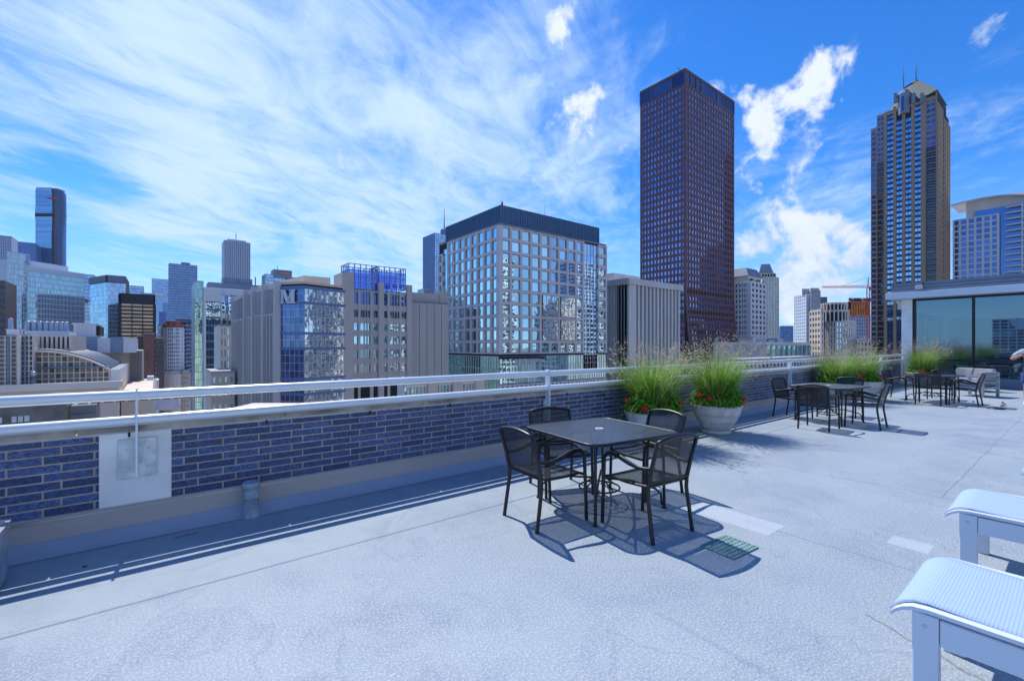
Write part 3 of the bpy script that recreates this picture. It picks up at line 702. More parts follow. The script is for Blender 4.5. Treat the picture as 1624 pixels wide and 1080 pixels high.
# round white tower with red top
P = at(274.5, 390); ztw = zat(P, 520)
b = Bld('apartment_tower', 'rounded white apartment tower with a terracotta coloured stepped top', [at(261.5, 390), at(288, 390)], ztw, cat='tower', poly=[(P[0] + 7.6 * math.cos(R(i * 30)), P[1] + 7.6 * math.sin(R(i * 30))) for i in range(12)], roof='terra')
b.wallmat(M['white_conc'])
vis = []
for i in range(12):
    p, q = b.poly[i], b.poly[(i + 1) % 12]; f = Face(p, q, b.cen)
    if f.n.dot(Vector((P[0], P[1]))) < 0: b.grid(f, 3, 3.1, .6, 1.3, .3, GZ, ztw, gl=G['blue'])
tb = b.mb('stepped_top', M['terra']); tb.lathe([(6.9, ztw + .6), (6.9, ztw + 3), (5.2, ztw + 3), (5.2, ztw + 5.4), (0, ztw + 5.4)], P[0], P[1], 16, smooth=False)
for i in range(12): a = R(i * 30 + 15); tb.box(P[0] + 7.0 * math.cos(a) - .5, P[0] + 7.0 * math.cos(a) + .5, P[1] + 7.0 * math.sin(a) - .5, P[1] + 7.0 * math.sin(a) + .5, ztw + .6, ztw + 3.6)
b.mb('podium', M['beige_light']).lathe([(12, GZ), (12, zat(P, 592)), (10.5, zat(P, 592)), (10.5, zat(P, 588)), (0, zat(P, 588))], P[0], P[1], 24, smooth=False)
b.done()
P = at(289, 385); simple('low_building', 'low beige corner building with columns next to the round white tower', [P, nY(301, P[1])], zat(P, 588), M['beige'], G['dark'], 5, 4, 1.2, 1.5, .4, depth=15, cat='building').done()
# amber banded dark block
P = at(189, 330); b = Bld('office_block', 'black office block with glowing amber and white strips of windows under a plain dark top', [P, nY(246, P[1]), Vector(nY(246, P[1])) + Vector((0, 55))], zat(P, 466), cat='office block', roof='black_metal')
b.wallmat(M['black_metal']); f = b.faces[0]; zc_ = zat(P, 480)
f.box(b.parts['wall'][0], 0, f.w, 0, .5, zc_, b.zt)
b.grid(0, 3, 2.65, .5, 1.15, .5, GZ, zc_, 1.0, f.w - 1.0, G['amber'], win=True); f.box(b.parts['wall'][0], -.5, 1.0, 0, .5, GZ, b.zt); f.box(b.parts['wall'][0], f.w - 1, f.w, 0, .5, GZ, b.zt)
b.grid(1, 8, 2.65, .8, 1.3, .5, GZ, zc_, gl=G['dark'])
b.mb('roof_plant', M['white_conc']).box(P[0] + 12, P[0] + 26, P[1] + 6, P[1] + 16, b.zt + .5, b.zt + 2.2); b.done()
# red brown pair below it
P = at(217, 300); b = simple('apartment_block', 'flat topped black and brown slab, directly under the amber windows', [P, nY(228.5, P[1])], zat(P, 534), M['dark_brown'], G['dark'], 4, 3.3, .8, 1.5, .4, depth=25); b.done()
P = at(227.5, 296); b = simple('apartment_block', 'reddish brown brick tower with one dark window strip at centre', [P, nY(244.5, P[1])], zat(P, 529.5), M['red_brown'], G['dark'], 1, 3.3, 6.2, .8, .4, depth=25, end=2.6); b.done()
P = at(245, 300); b = simple('apartment_block', 'black windowed apartment slab with red brown edges, right of the brick tower', [P, nY(260.5, P[1])], zat(P, 537), M['dark_brown'], G['dark'], 6, 3.0, .5, 1.2, .4, depth=25, win=True); b.done()
P = at(225, 230); b = simple('low_building', 'small cream building with flat roof at the foot of the brick tower', [P, nY(252, P[1])], zat(P, 606), M['beige_light'], G['pale'], 6, 3.6, .9, 1.4, .4, depth=18, cat='building', win=True, mech=[(.4, 2.0)]); b.done()
P = at(248, 330); b = tower('glass_tower', 'pale grey tower seen just left of the round white tower', 250, 263, 440, 517, M['aon'], G['pale'], 6, 3.4, .8, 1.3, depth=18); b.done()
# blue glass group
P = at(143, 400); b = Bld('glass_tower', 'mirrored blue glass tower with grey louvred crown, left of the amber windowed block', [at(143, 400), at(168, 384), at(171.5, 384), at(199.5, 392)], zat(P, 441.5), cat='tower', poly=[at(143, 400), at(168, 384), at(171.5, 384), at(199.5, 392), at(205, 430), at(143, 440)], roof='slate')
b.wallmat(M['galv'])
for fi, n in ((0, 10), (2, 12)): b.grid(fi, n, 3.6, .12, .35, .15, GZ, zat(P, 452), gl=G['blue'])
b.faces[0].box(b.mb('crown', M['slate']), 0, b.faces[0].w, .1, .7, zat(P, 451), b.zt); b.faces[2].box(b.mb('crown'), 0, b.faces[2].w, .1, .7, zat(P, 451), b.zt)
for fi, n in ((0, 14), (2, 18)):
    f = b.faces[fi]
    for i in range(n + 1): f.box(b.mb('crown'), i * f.w / n - .2, i * f.w / n + .2, .7, 1.1, zat(P, 451), b.zt)
b.grid(1, 1, 3.6, .1, .35, .15, GZ, zat(P, 452), gl=G['blue']); b.done()
tower('glass_tower', 'slim light blue glass tower behind the large aqua glass block', 134, 150, 470, 436, M['blue_grey'], G['blue'], 7, 3.8, .2, .5, depth=25).done()
tower('glass_tower', 'low blue glass building top seen behind the mirrored tower with grey crown', 198, 228, 640, 453, M['blue_grey'], G['blue'], 12, 3.8, .3, .6, depth=25).done()
# large aqua glass block
A3, B3 = at(34, 300), at(134, 339)
b = Bld('glass_tower', 'broad aqua glass office block with a white roof band, behind the beige arched building', [A3, B3], zat(A3, 421), cat='office block', depth=40, roof='white_panel')
b.wallmat(M['white_panel'])
b.grid(0, 44, 3.5, .22, .55, .25, GZ, b.zt - 3, gl=G['teal']); b.faces[0].box(b.parts['wall'][0], 0, b.faces[0].w, 0, .6, b.zt - 3, b.zt)
rp = b.mb('roof_band', M['white_panel']); d = (Vector(B3) - Vector(A3)).normalized(); nn = Vector((-d.y, d.x))
q0 = Vector(A3) + nn * 4 + d * 2; q1 = Vector(A3) + d * b.faces[0].w * .80 + nn * 4
rp.prism([tuple(q0), tuple(q1), tuple(q1 + nn * 20), tuple(q0 + nn * 20)], b.zt + .6, b.zt + 4.6)
b.done()
A4 = at(11.5, 292); B4 = at(34, 299); b = Bld('glass_tower', 'taller aqua glass wing with white edge, joined to the broad aqua block', [A4, B4, at(47, 305)], zat(A4, 399.5), cat='tower', poly=[A4, B4, at(47, 305), at(46, 335), at(13, 330)], roof='white_panel')
b.wallmat(M['white_panel']); b.grid(0, 9, 3.5, .22, .6, .25, GZ, b.zt, gl=G['teal']); b.grid(1, 5, 3.5, .15, .4, .25, GZ, b.zt, gl=G['pale']); b.done()
# edge towers
tower('skyscraper', 'grey white tower with dark vertical window slots at the left edge of the view', -40, 18.5, 520, 370, M['aon'], G['deep'], 16, 3.6, 1.6, .7, dp=.8, depth=30).done()
tower('office_block', 'near black tower cut by the left edge, below the grey white slotted tower', -40, 8.5, 240, 443, M['dark_brown'], G['dark'], 14, 3.6, .4, 1.0, depth=25).done()
tower('glass_tower', 'flat topped mid blue glass building behind the tall wavy tower', 22, 57, 850, 383, M['blue_grey'], G['deep'], 18, 4.0, .3, .8, depth=40).done()
# wavy tower
t = 900; P = at(55, t); b = Bld('skyscraper', 'tall unfinished wavy blue glass skyscraper with a strip of bare orange floors', [at(56, t), at(92, t)], zat(P, 300), cat='skyscraper', poly=[at(56, t), at(92, t), at(93, t + 45), at(57, t + 45)], topcap=False)
b.parts['wall'] = (MB(), [M['blue_grey'], M['void']])
def prof(v):   # left/right edges follow the photo's stacked frusta
    ks = [(296, 57, 92), (318, 56.4, 94), (340, 55.2, 94.6), (362, 56.8, 93.2), (380, 57.2, 92.2), (400, 57, 92.6), (430, 56, 93.6), (547, 57, 93)]
    for i in range(len(ks) - 1):
        if ks[i][0] <= v <= ks[i + 1][0]:
            k = (v - ks[i][0]) / (ks[i + 1][0] - ks[i][0]); return [ks[i][j] + k * (ks[i + 1][j] - ks[i][j]) for j in (1, 2)]
    return ks[-1][1:]
gm = b.mb('glazing', G['blue']); sm = b.mb('slab_edge', M['blue_grey']); om = b.mb('bare_floor', [M['terra'], M['void']]); wm = b.mb('balcony', M['blue_grey'])
v = 297.5; n = 0
while v < 470:
    l, r = prof(v); z1 = zat(P, v); z0 = zat(P, v + 1.55); m = l + (r - l) * .70; m2 = l + (r - l) * .82
    for (mb_, ua, ub, k) in ((gm, l, m, 0),):
        p0, p1 = at(ua, t), at(ub, t); mb_.hexa([(p0[0], p0[1], z0 + .3), (p1[0], p1[1], z0 + .3), (p1[0] + 15, p1[1] + 40, z0 + .3), (p0[0] + 15, p0[1] + 40, z0 + .3), (p0[0], p0[1], z1), (p1[0], p1[1], z1), (p1[0] + 15, p1[1] + 40, z1), (p0[0] + 15, p0[1] + 40, z1)])
    dark = 338 < v < 343
    p0, p1 = at(l, t - .4), at(m, t - .4); (b.mb('wall') if dark else sm).hexa([(p0[0], p0[1], z0), (p1[0], p1[1], z0), (p1[0] + 9, p1[1] + 12, z0), (p0[0] + 9, p0[1] + 12, z0), (p0[0], p0[1], z0 + (3 if dark else .5)), (p1[0], p1[1], z0 + (3 if dark else .5)), (p1[0] + 9, p1[1] + 12, z0 + .5), (p0[0] + 9, p0[1] + 12, z0 + .5)], 1 if dark else 0)
    p0, p1 = at(m, t + 3), at(m2, t + 3); k = 0 if (v > 313) else 1
    om.hexa([(p0[0], p0[1], z0), (p1[0], p1[1], z0), (p1[0] + 9, p1[1] + 12, z0), (p0[0] + 9, p0[1] + 12, z0), (p0[0], p0[1], z0 + 1.0), (p1[0], p1[1], z0 + 1.0), (p1[0] + 9, p1[1] + 12, z0 + 1.0), (p0[0] + 9, p0[1] + 12, z0 + 1.0)], 0)
    p0, p1 = at(m2, t + (2 if n % 2 else 0)), at(r, t + 4)
    wm.hexa([(p0[0], p0[1], z0), (p1[0], p1[1], z0), (p1[0] + 9, p1[1] + 12, z0), (p0[0] + 9, p0[1] + 12, z0), (p0[0], p0[1], z0 + .9), (p1[0], p1[1], z0 + .9), (p1[0] + 9, p1[1] + 12, z0 + .9), (p0[0] + 9, p0[1] + 12, z0 + .9)])
    v += 1.6; n += 1
l, r = prof(340); p0, p1 = at(l + 1, t + 6), at(r - 3, t + 8)
b.mb('core', G['deep']).hexa([(p0[0], p0[1], GZ), (p1[0], p1[1], GZ), (p1[0] + 9, p1[1] + 30, GZ), (p0[0] + 9, p0[1] + 30, GZ), (p0[0], p0[1], zat(P, 299)), (p1[0], p1[1], zat(P, 299)), (p1[0] + 9, p1[1] + 30, zat(P, 299)), (p0[0] + 9, p0[1] + 30, zat(P, 299))])
p0, p1 = at(74, t - 2), at(91, t - 2); b.mb('hoist', M['red_paint']).hexa([(p0[0], p0[1], zat(P, 315.5)), (p1[0], p1[1], zat(P, 316.5)), (p1[0] + 1, p1[1] + 2, zat(P, 316.5)), (p0[0] + 1, p0[1] + 2, zat(P, 315.5)), (p0[0], p0[1], zat(P, 313.5)), (p1[0], p1[1], zat(P, 314.8)), (p1[0] + 1, p1[1] + 2, zat(P, 314.8)), (p0[0] + 1, p0[1] + 2, zat(P, 313.5))])
b.done()
# tower with spire behind granite block
P = at(690, 700); b = Bld('skyscraper', 'blue glass skyscraper with a needle spire peeping out left of the granite office block', [nY(689.5, P[1]), nY(712, P[1])], zat(P, 370), cat='skyscraper', depth=40, roof='blue_grey')
b.wallmat(M['blue_grey']); b.grid(0, 7, 3.9, .5, .5, .3, gl=G['blue'])
cx, cy = at(704.5, 715); b.mb('upper_drum', M['blue_grey']).lathe([(6.0, b.zt + .6), (6.0, zat(P, 361.5)), (4.5, zat(P, 359.5)), (0, zat(P, 359.5))], cx, cy, 20, smooth=False)
b.mb('spire', M['black_metal']).tube([(cx, cy, zat(P, 361)), (cx, cy, zat(P, 325))], [1.0, .25], 8); b.done()
# block with red sign
P = at(420.5, 600); b = Bld('office_tower', 'teal glass tower with a red sign on its dark top box', [P, nY(452, P[1] - 0), ], zat(P, 435), cat='tower', depth=25, roof='slate')
b.wallmat(M['slate']); b.grid(0, 10, 4, .4, .8, .3, gl=G['teal']); zz0, zz1 = zat(P, 434), zat(P, 426)
p0, p1 = nY(434, P[1] - 1), nY(463, P[1] - 1); q = b.mb('sign_box', M['slate']); q.box(p0[0], p1[0], P[1] - 1, P[1] + 18, zz0 - 4, zz1)
p2, p3 = nY(452, P[1] - 1), nY(473, P[1] - 1); b.mb('side_wing', M['crown_metal']).box(p2[0] + .2, p3[0], P[1] + .5, P[1] + 22, GZ, zat(P, 436))
p0, p1 = nY(441.5, P[1] - 1.2), nY(462, P[1] - 1.2); b.mb('sign_panel', M['sign_red']).box(p0[0], p1[0], P[1] - 1.6, P[1] - 1.2, zat(P, 433), zat(P, 428.3))
lw = p1[0] - p0[0]
for i in range(9):
    x = p0[0] + lw * (.08 + .095 * i); b.mb('sign_letter', M['white_panel']).box(x, x + lw * .05, P[1] - 1.9, P[1] - 1.6, zat(P, 431.8), zat(P, 429.6 if i % 3 == 0 else 430.2))
b.mb('mast', M['black_metal']).tube([(p0[0], P[1] + 5, zz1), (p0[0], P[1] + 5, zat(P, 419))], .35, 6); b.done()
o = MB(); p = at(405, 320); o.tube([(0, 0, GZ), (0, 0, zat(p, 439.5))], [.9, .35], 8); o = o.build('radio_mast', M['crown_metal']); o.location = (p[0], p[1], 0)
tag(o, 'lone thin grey mast between the pale striped tower and the red signed tower', 'mast')
P = at(672, 330); b = tower('glass_building', 'tiny glass topped building showing above the blank concrete block', 672, 684, 330, 459, M['galv'], G['pale'], 6, 3, .3, .6, depth=10); b.done()
# ---- mansard roofed pair right of the brown skyscraper
C1 = at(1190, 280); zt = zat(C1, 447)
b = Bld('apartment_tower', 'pale grey stone block with dark windows, roof terrace and glassy mansard roof', [E_(None, 1160, C1), C1, nY(1214, C1[1])], zt, cat='tower', roof='white_conc')
b.wallmat(M['white_conc'])
b.grid(1, 4, 3.35, 2.3, 1.4, .5, gl=G['dark'], win=True, end=1.4)
fw = b.faces[0].w; b.grid(0, 3, 3.35, .5, 1.2, .5, GZ, zt, fw * .56, fw * .84, G['dark'], win=True); b.faces[0].box(b.parts['wall'][0], fw * .84, fw, 0, .5, GZ, zt)
b.grid(0, 3, 3.35, 1.2, 1.4, .5, GZ, zt, 0, fw * .56, G['dark'])
x0, y0 = C1; x1 = b.pts[2].x; y1 = b.pts[0].y
b.mb('attic', M['beige_light']).box(x0 + 1.5, x1 - 1.5, y0 + 2, y0 + 18, zt + .7, zt + 4.2)
b.mb('mansard_roof', M['slate']).prism([(x0 + .5, y0 + 1.5), (x1 - .5, y0 + 1.5), (x1 - .5, y0 + 19), (x0 + .5, y0 + 19)], zt + 4.2, zt + 9.5, 0, inset_top=.72)
b.done()
g = MB()
for i in range(60):
    x, y, z = random.uniform(x0 + .5, x1 - .5), y0 + random.uniform(.3, 1.2), zt + .7 + random.uniform(0, 1.1)
    if (x - x0) % 9 > 5: continue
    g.add([(x, y, z), (x + .7, y + .1, z + .3), (x + .2, y + .5, z + .8)], [(0, 1, 2)]); g.add([(x, y, z), (x - .5, y + .3, z + .5), (x + .2, y - .4, z + .7)], [(0, 1, 2)])
M['leaf_far'] = matte('far_leaves', (.06, .12, .03), .8, var=.4, scale=.6)
tag(g.build('roof_garden', M['leaf_far']), 'strip of light green plants on the roof terrace of the pale grey stone block', 'plants', kind='stuff')
C2 = at(1209, 345); zt = zat(C2, 441)
b = Bld('apartment_tower', 'slender beige stone tower with a pointed grey hipped roof behind the mansard block', [C2, at(1235, 345)], zt, cat='tower', depth=12, roof='beige_light')
b.wallmat(M['beige_light']); b.grid(0, 6, 3.3, 1.7, 1.3, .5, gl=G['teal'], win=True, end=.8)
def q4(m_, ua, ub, t0, t1, z0, z1, k=0, ins=None): m_.prism([at(ua, t0), at(ub, t0), at(ub, t1), at(ua, t1)], z0, z1, k, inset_top=ins)
q4(b.mb('upper_tier', M['beige_light']), 1206, 1231, 346, 356, zt + .6, zat(C2, 433))
for i in range(5): q4(b.mb('upper_window', M['void']), 1209 + i * 4.4, 1211.6 + i * 4.4, 345.7, 346, zat(C2, 438.5), zat(C2, 434.5))
zr = zat(C2, 433)
b.mb('hipped_roof', M['slate']).add([at(1203, 346) + (zr,), at(1227, 346) + (zr,), at(1227, 358) + (zr,), at(1203, 358) + (zr,), at(1207.5, 351) + (zat(C2, 417),), at(1221, 351) + (zat(C2, 416.5),)], [(0, 1, 5, 4), (1, 2, 5), (2, 3, 4, 5), (3, 0, 4), (3, 2, 1, 0)])
b.done()
rt('apartment_tower', 'sliver of a pale tower between the brown skyscraper and the mansard roofed block', 1155, 1160, 1171, 420, 433, M['aon'], G['dark'], (2, 3), 3.3, 1.2, 1.3, D=10).done()
rt('office_block', 'small deep blue gridded block low in the gap right of the slender beige tower', 1233, 1238, 1258, 620, 517.5, M['blue_grey'], G['deep'], (2, 8), 3.6, .5, 1.0, D=12, cat='office block').done()
# ---- white and blue stepped tower
b = rt('apartment_tower', 'white apartment tower with small blue windows and a stepped grey crown', 1260, 1279, 1284, 420, 467, M['white_conc'], G['blue'], (6, 2), 3.1, 1.3, 1.5, D=22, win=True)
q4(b.mb('crown', M['aon']), 1272, 1284, 424, 436, b.zt + .6, zat(at(1280, 424), 458)); b.done()
b = rt('apartment_tower', 'grey right half of the white stepped tower with dense narrow windows', 1283.5, 1286, 1301, 416, 461.5, M['aon'], G['blue'], (2, 6), 3.1, 1.1, 1.3, D=12)
q4(b.mb('crown'if False else 'crown', M['aon']), 1285, 1299, 419, 430, b.zt + .6, zat(at(1290, 419), 457)); q4(b.mb('side_wing', M['blue_grey']), 1301.2, 1312, 420, 430, GZ, zat(at(1305, 420), 471)); b.done()
# ---- beige round-cornered hotel
P = at(1301, 250); zt = zat(P, 509)
cx, cy = at(1329, 262); r = 8.0
ring = [(cx + r * math.cos(R(a)), cy + r * math.sin(R(a)) ) for a in range(150, 391, 20)]
b = Bld('hotel', 'cream stone hotel with a bowed gridded front and two round stepped tiers on top', ring, zt, cat='hotel', poly=ring + [(cx + r * math.cos(R(a)), cy + r * math.sin(R(a))) for a in range(410, 491, 20)], roof='beige_light')
b.wallmat(M['beige_light'])
for f in b.faces: b.grid(f, 2, 3.2, 1.0, 1.0, .4, gl=G['clear'], win=True)
for k, (rr, v0, v1) in enumerate(((.84, 509, 490.5), (.76, 490.5, 478))):
    n = 22; tb = b.mb('round_tier', [M['beige_light'], M['void']]); c2 = (cx - 3, cy + 1)
    tb.lathe([(r * rr - .6, zat(P, v0) + .3), (r * rr - .6, zat(P, v1))], c2[0], c2[1], n * 2, 1); tb.lathe([(r * rr, zat(P, v1) - 1.0), (r * rr, zat(P, v1)), (0, zat(P, v1) + .2)], c2[0], c2[1], n * 2, 0, False)
    for i in range(n): a = R(i * 360 / n); tb.tube([(c2[0] + r * rr * math.cos(a), c2[1] + r * rr * math.sin(a), zat(P, v0)), (c2[0] + r * rr * math.cos(a), c2[1] + r * rr * math.sin(a), zat(P, v1))], .42, 4)
b.done()
rt('hotel_wing', 'cream stone flat topped wing with small square windows, left of the bowed hotel front', 1284.5, 1302, 1306, 247, 491.5, M['beige_light'], G['dark'], (4, 1), 3.2, 1.2, 1.5, D=12, cat='building', win=True).done()
# ---- low glazed building and ledge
P = at(1214.5, 200); b = Bld('low_building', 'low grey building with a row of seven big dark glass bays under a flat cornice', [P, nY(1284.5, P[1])], zat(P, 546), cat='building', depth=24, roof='beige_light', rz=1.0)
b.wallmat(M['concrete']); b.grid(0, 9, 5.2, .8, .6, .6, b.zt - 5.6, b.zt - .4, gl=G['green'], win=True); b.faces[0].box(b.mb('ledge', M['beige_light']), -2, b.faces[0].w + 22, -.1, 1.4, GZ, b.zt - 5.7)
m = b.mb('roof_plant', M['galv']); m.box(P[0] + 1, P[0] + 15, P[1] + 6, P[1] + 12, b.zt + 1, b.zt + 3.2); m.box(P[0] + 17, P[0] + 24, P[1] + 6, P[1] + 12, b.zt + 1, b.zt + 2.0)
m.box(P[0] + 27, P[0] + 34, P[1] + 6, P[1] + 12, b.zt + 1, b.zt + 2.8)
for i in range(4): m.tube([(P[0] + 6 + i * 2.2, P[1] + 5.6, b.zt + 1.6), (P[0] + 6 + i * 2.2, P[1] + 8, b.zt + 1.6)], .8, 10)
b.done()
# ---- construction block and crane
P = at(1345, 420); zt = zat(P, 480)
b = Bld('construction_block', 'concrete tower under construction wrapped in orange netting with a red top deck', [P, at(1380, 420)], zt, cat='building', depth=8, roof='red_brown', core=M['void'])
b.wallmat(M['concrete']); f = b.faces[0]; b.grid(0, 9, 3.2, .6, .7, .5, GZ, zat(P, 500), gl=G['deep'])
nt = b.mb('safety_netting', M['orange'])
for i in range(9):
    for (v0, v1) in ((480, 490), (490.5, 500)):
        if random.random() < .12: continue
        f.box(nt, i * f.w / 9 + .3, (i + 1) * f.w / 9 - .3, .2, .5 + random.random() * .3, zat(P, v1 + (random.random() * 3)), zat(P, v0))
dk = b.mb('top_deck', M['red_paint'])
for i in range(14):
    a = i * f.w / 14; f.box(dk, a, a + .5, .6, 1.0, zt + .6, zt + 4.2)
    f.box(b.mb('formwork', M['black_metal']), a + .6, a + 1.9 + random.random(), .4, 1.2, zt + random.uniform(.7, 2), zt + random.uniform(2.5, 4))
f.box(dk, 0, f.w, .6, 1.1, zt + 3.6, zt + 4.2); f.box(dk, 0, f.w, .5, 1.3, zt + .6, zt + 1.2)
b.done()
cp = at(1377, 400); zc0 = zat(cp, 456); zc1 = zat(cp, 440)
r = empty('tower_crane', (cp[0], cp[1], GZ), 0, 'red tower crane with long jib beside the orange netted construction block', 'crane')
m = MB(); k = 1.0; off = -GZ
for x, y in ((-k, -k), (k, -k), (k, k), (-k, k)): m.box(x - .14, x + .14, y - .14, y + .14, 0, zc0 + off)
z = 0; j = 0
while z < zc0 + off - 3:
    s1 = 1 if j % 2 else -1
    m.tube([(-k * s1, -k, z), (k * s1, -k, z + 3)], .12, 4); m.tube([(-k, -k * s1, z), (-k, k * s1, z + 3)], .12, 4); m.tube([(k * s1, k, z), (-k * s1, k, z + 3)], .12, 4)
    m.box(-k, k, -k - .1, -k + .1, z, z + .2); z += 3; j += 1
m.build('mast', M['red_paint'], r)
m = MB(); je = Vector(at(1304, 400)) - Vector(cp); zz = zc0 + off
top = Vector((0, 0, zc1 + off)); jl = je.length; jd = je / jl
def J(a, zo, s=0): return (jd.x * a - jd.y * s, jd.y * a + jd.x * s, zz + zo)
m.tube([J(-2, 0, -.7), J(jl, 0, -.7)], .2, 4); m.tube([J(-2, 0, .7), J(jl, 0, .7)], .2, 4); m.tube([J(-2, 1.8), J(jl, .8)], .2, 4)
n = 22
for i in range(n):
    a0, a1 = jl * i / n, jl * (i + .5) / n; m.tube([J(a0, 0, -.7), J(a1, 1.7 - i * .04), J(jl * (i + 1) / n, 0, .7)], .1, 4)
m.build('jib', M['red_paint'], r)
m = MB(); m.tube([J(0, 0, -.8), tuple(top), J(0, 0, .8)], .25, 4); m.tube([tuple(top), J(jl * .55, 1.4)], .1, 4); m.tube([tuple(top), J(-10, 0)], .1, 4); m.build('apex_frame', M['red_paint'], r)
m = MB(); m.tube([J(0, 0), J(-12, 0)], .7, 4); m.build('counter_jib', M['red_paint'], r); m = MB(); p = J(-10, 0); m.box(p[0] - 1.5, p[0] + 1.5, p[1] - 1.2, p[1] + 1.2, p[2] - 3, p[2]); m.build('counterweight', M['concrete'], r)
m = MB(); m.box(1.1, 2.6, -1.6, -.2, zz - 2.4, zz - .3); m.build('cab', M['white_panel'], r)
P = at(1358, 250); b = simple('stone_building', 'small beige building with uneven rooftop boxes below the construction block', [P, at(1381, 250)], zat(P, 541), M['beige'], G['dark'], 4, 3.2, 1.0, 1.4, .4, depth=6, cat='building', win=True)
for i in range(4): q4(b.mb('roof_box', M['beige_light']), 1359 + i * 5.4, 1362.5 + i * 5.4, 251, 254, b.zt + .6, b.zt + 1.3 + (i * 37 % 5) * .35)
b.done()
# ---- tall tan stone tower with pyramid roof
Cp = at(1486, 300); fl_ = E_(None, 1381.5, Cp); zt = zat(Cp, 178)
b = Bld('skyscraper', 'tall tan stone skyscraper with blue window strips, stacked balconies and grey pointed roof', [fl_, Cp, nY(1504.5, Cp[1])], zt, cat='skyscraper', roof='tan_stone', topcap=True)
b.parts['wall'] = (MB(), [M['tan_stone'], M['void']]); b.parts['roof'] = (MB(), M['tan_stone'])
f = b.faces[0]; w = f.w
def es(u): return (Vector(nX(u, Cp[0])) - b.pts[0]).length
zS = lambda u, v: zat(nX(u, Cp[0]), v)
Z1, Z2, Z3, Z4 = zS(1386, 205), zS(1397, 183), zS(1440, 168), zS(1480, 145)
X = Cp[0]; yy = lambda a: b.pts[0].y - a
mbw = b.parts['wall'][0]
def coreb(u0, u1, z1, m=1): mbw.box(X + .0, X + 30, yy(es(u1)), yy(es(u0)) - .01, GZ, z1, m)
coreb(1381.5, 1391, Z1); coreb(1391, 1403, Z2); coreb(1403, 1467, Z3 - 2); coreb(1467, 1486, Z3 + 2)
FHp = 3.75
def strip(u0, u1, kind, z0, z1, gl=G['deep'], pw=.0, n=1):
    a0, a1 = es(u0), es(u1)
    if kind == 'win': b.grid(f, n, FHp, .35, 1.35, .35, z0, z1, a0, a1, gl, win=True)
    if kind == 'blue': b.grid(f, n, FHp, .2, 1.7, .25, z0, z1, a0, a1, gl, win=True, trim='spandrel', tm=M['navy'])
    if kind == 'balc':
        rows = int((z1 - z0) / FHp); h = (z1 - z0) / rows
        for j in range(rows):
            z = z0 + j * h; bm_ = b.mb('balcony', M['tan_stone']); n_ = 6
            for k in range(n_):
                e0 = 1.9 * math.sin(math.pi * (k + .5) / n_) ** .5; f.box(bm_, a0 + (a1 - a0) * k / n_, a0 + (a1 - a0) * (k + 1) / n_, -.2, e0, z, z + .55)
                f.box(b.mb('balcony_rail', M['black_metal']), a0 + (a1 - a0) * k / n_, a0 + (a1 - a0) * (k + 1) / n_, e0 - .12, e0 - .06, z + .55, z + 1.3)
            b.win.append((f, a0 + .3, a1 - .3, z + .6, z + h - .3, G['dark'], None, False, 0))
strip(1382.5, 1390, 'win', GZ, Z1 - 1.5); strip(1391.5, 1402, 'win', zS(1397, 258), Z2 - 1.0, n=2); strip(1391.5, 1402, 'balc', GZ, zS(1397, 258))
for u0, u1 in ((1407, 1417), (1421.7, 1431), (1436, 1445.5), (1451, 1460.5)): strip(u0, u1, 'blue', GZ, Z3 - (2 if u0 < 1410 or u0 > 1450 else 8), G['blue'], n=2)
strip(1469, 1484.5, 'win', zS(1477, 233), Z3 + 1, n=2); strip(1469, 1484.5, 'balc', GZ, zS(1477, 233))
for u0, u1, zt_ in ((1381.5, 1382.5, Z1), (1390, 1391.5, Z1 + 1), (1402, 1407, Z3 - 1), (1417, 1421.7, Z3 + 2), (1431, 1436, Z3 - 4), (1445.5, 1451, Z3 + 5), (1460.5, 1469, Z3 + 3), (1484.5, 1486.01, Z3 + 3)):
    f.box(mbw, es(u0), es(u1), 0, .8 if zt_ > Z3 - 5 else .5, GZ, zt_)
for (u0, u1, z_) in ((1381.5, 1391, Z1), (1391, 1403, Z2)): f.box(mbw, es(u0), es(u1), 0, .45, z_ - 1.4, z_ + .3)
f.box(mbw, es(1403), es(1486), 0, .6, Z3 - 1.6, Z3 + .3)
# north side
fn = b.faces[1]; mbw.box(X + .01, b.pts[2].x, Cp[1] + .01, fl_[1] - 8, GZ, zS(1486, 162), 1)
b.grid(fn, 4, FHp, 3.0, 1.6, .5, GZ, zS(1486, 162), 0, fn.w * .45, G['blue'], win=True); b.grid(fn, 3, FHp, 5.5, 1.6, .9, GZ, zS(1486, 175), fn.w * .45, fn.w, G['blue'])
# roof
zb_ = Z3 + .3; ye0, ye1 = yy(es(1402)), yy(es(1485)); xm = X + 32
rp = b.mb('pyramid_roof', M['copper_roof'])
r0, r1 = nX(1433, X + 9), nX(1453, X + 9); zr = zat(nX(1443, X + 9), 130)
rp.add([(X - .6, ye0, Z3 - 5), (X - .6, ye1 - .6, zb_ + 4), (xm, ye1 - .6, zb_ + 4), (xm, ye0, Z3 - 5), (X + 9, r0[1], zr - 3), (X + 9, r1[1], zr)], [(0, 1, 5, 4), (1, 2, 5), (2, 3, 4, 5), (3, 0, 4), (0, 3, 2, 1)])
for i in range(18):
    k = i / 17; a = Vector((X - .6, ye0, Z3 - 5)).lerp(Vector((X - .6, ye1 - .6, zb_ + 4)), k); c = Vector((X + 9, r0[1], zr - 3)).lerp(Vector((X + 9, r1[1], zr)), k); rp.tube([a, c], .16, 4)
fm = b.mb('finial', M['slate'])
for u_, h in ((1433, 12), (1453, 13)):
    q = nX(u_, X + 9); fm.box(q[0] - .6, q[0] + .6, q[1] - .25, q[1] + .25, zr - 3, zr + h * .45); fm.tube([(q[0], q[1], zr), (q[0], q[1], zr + h)], [.35, .1], 6)
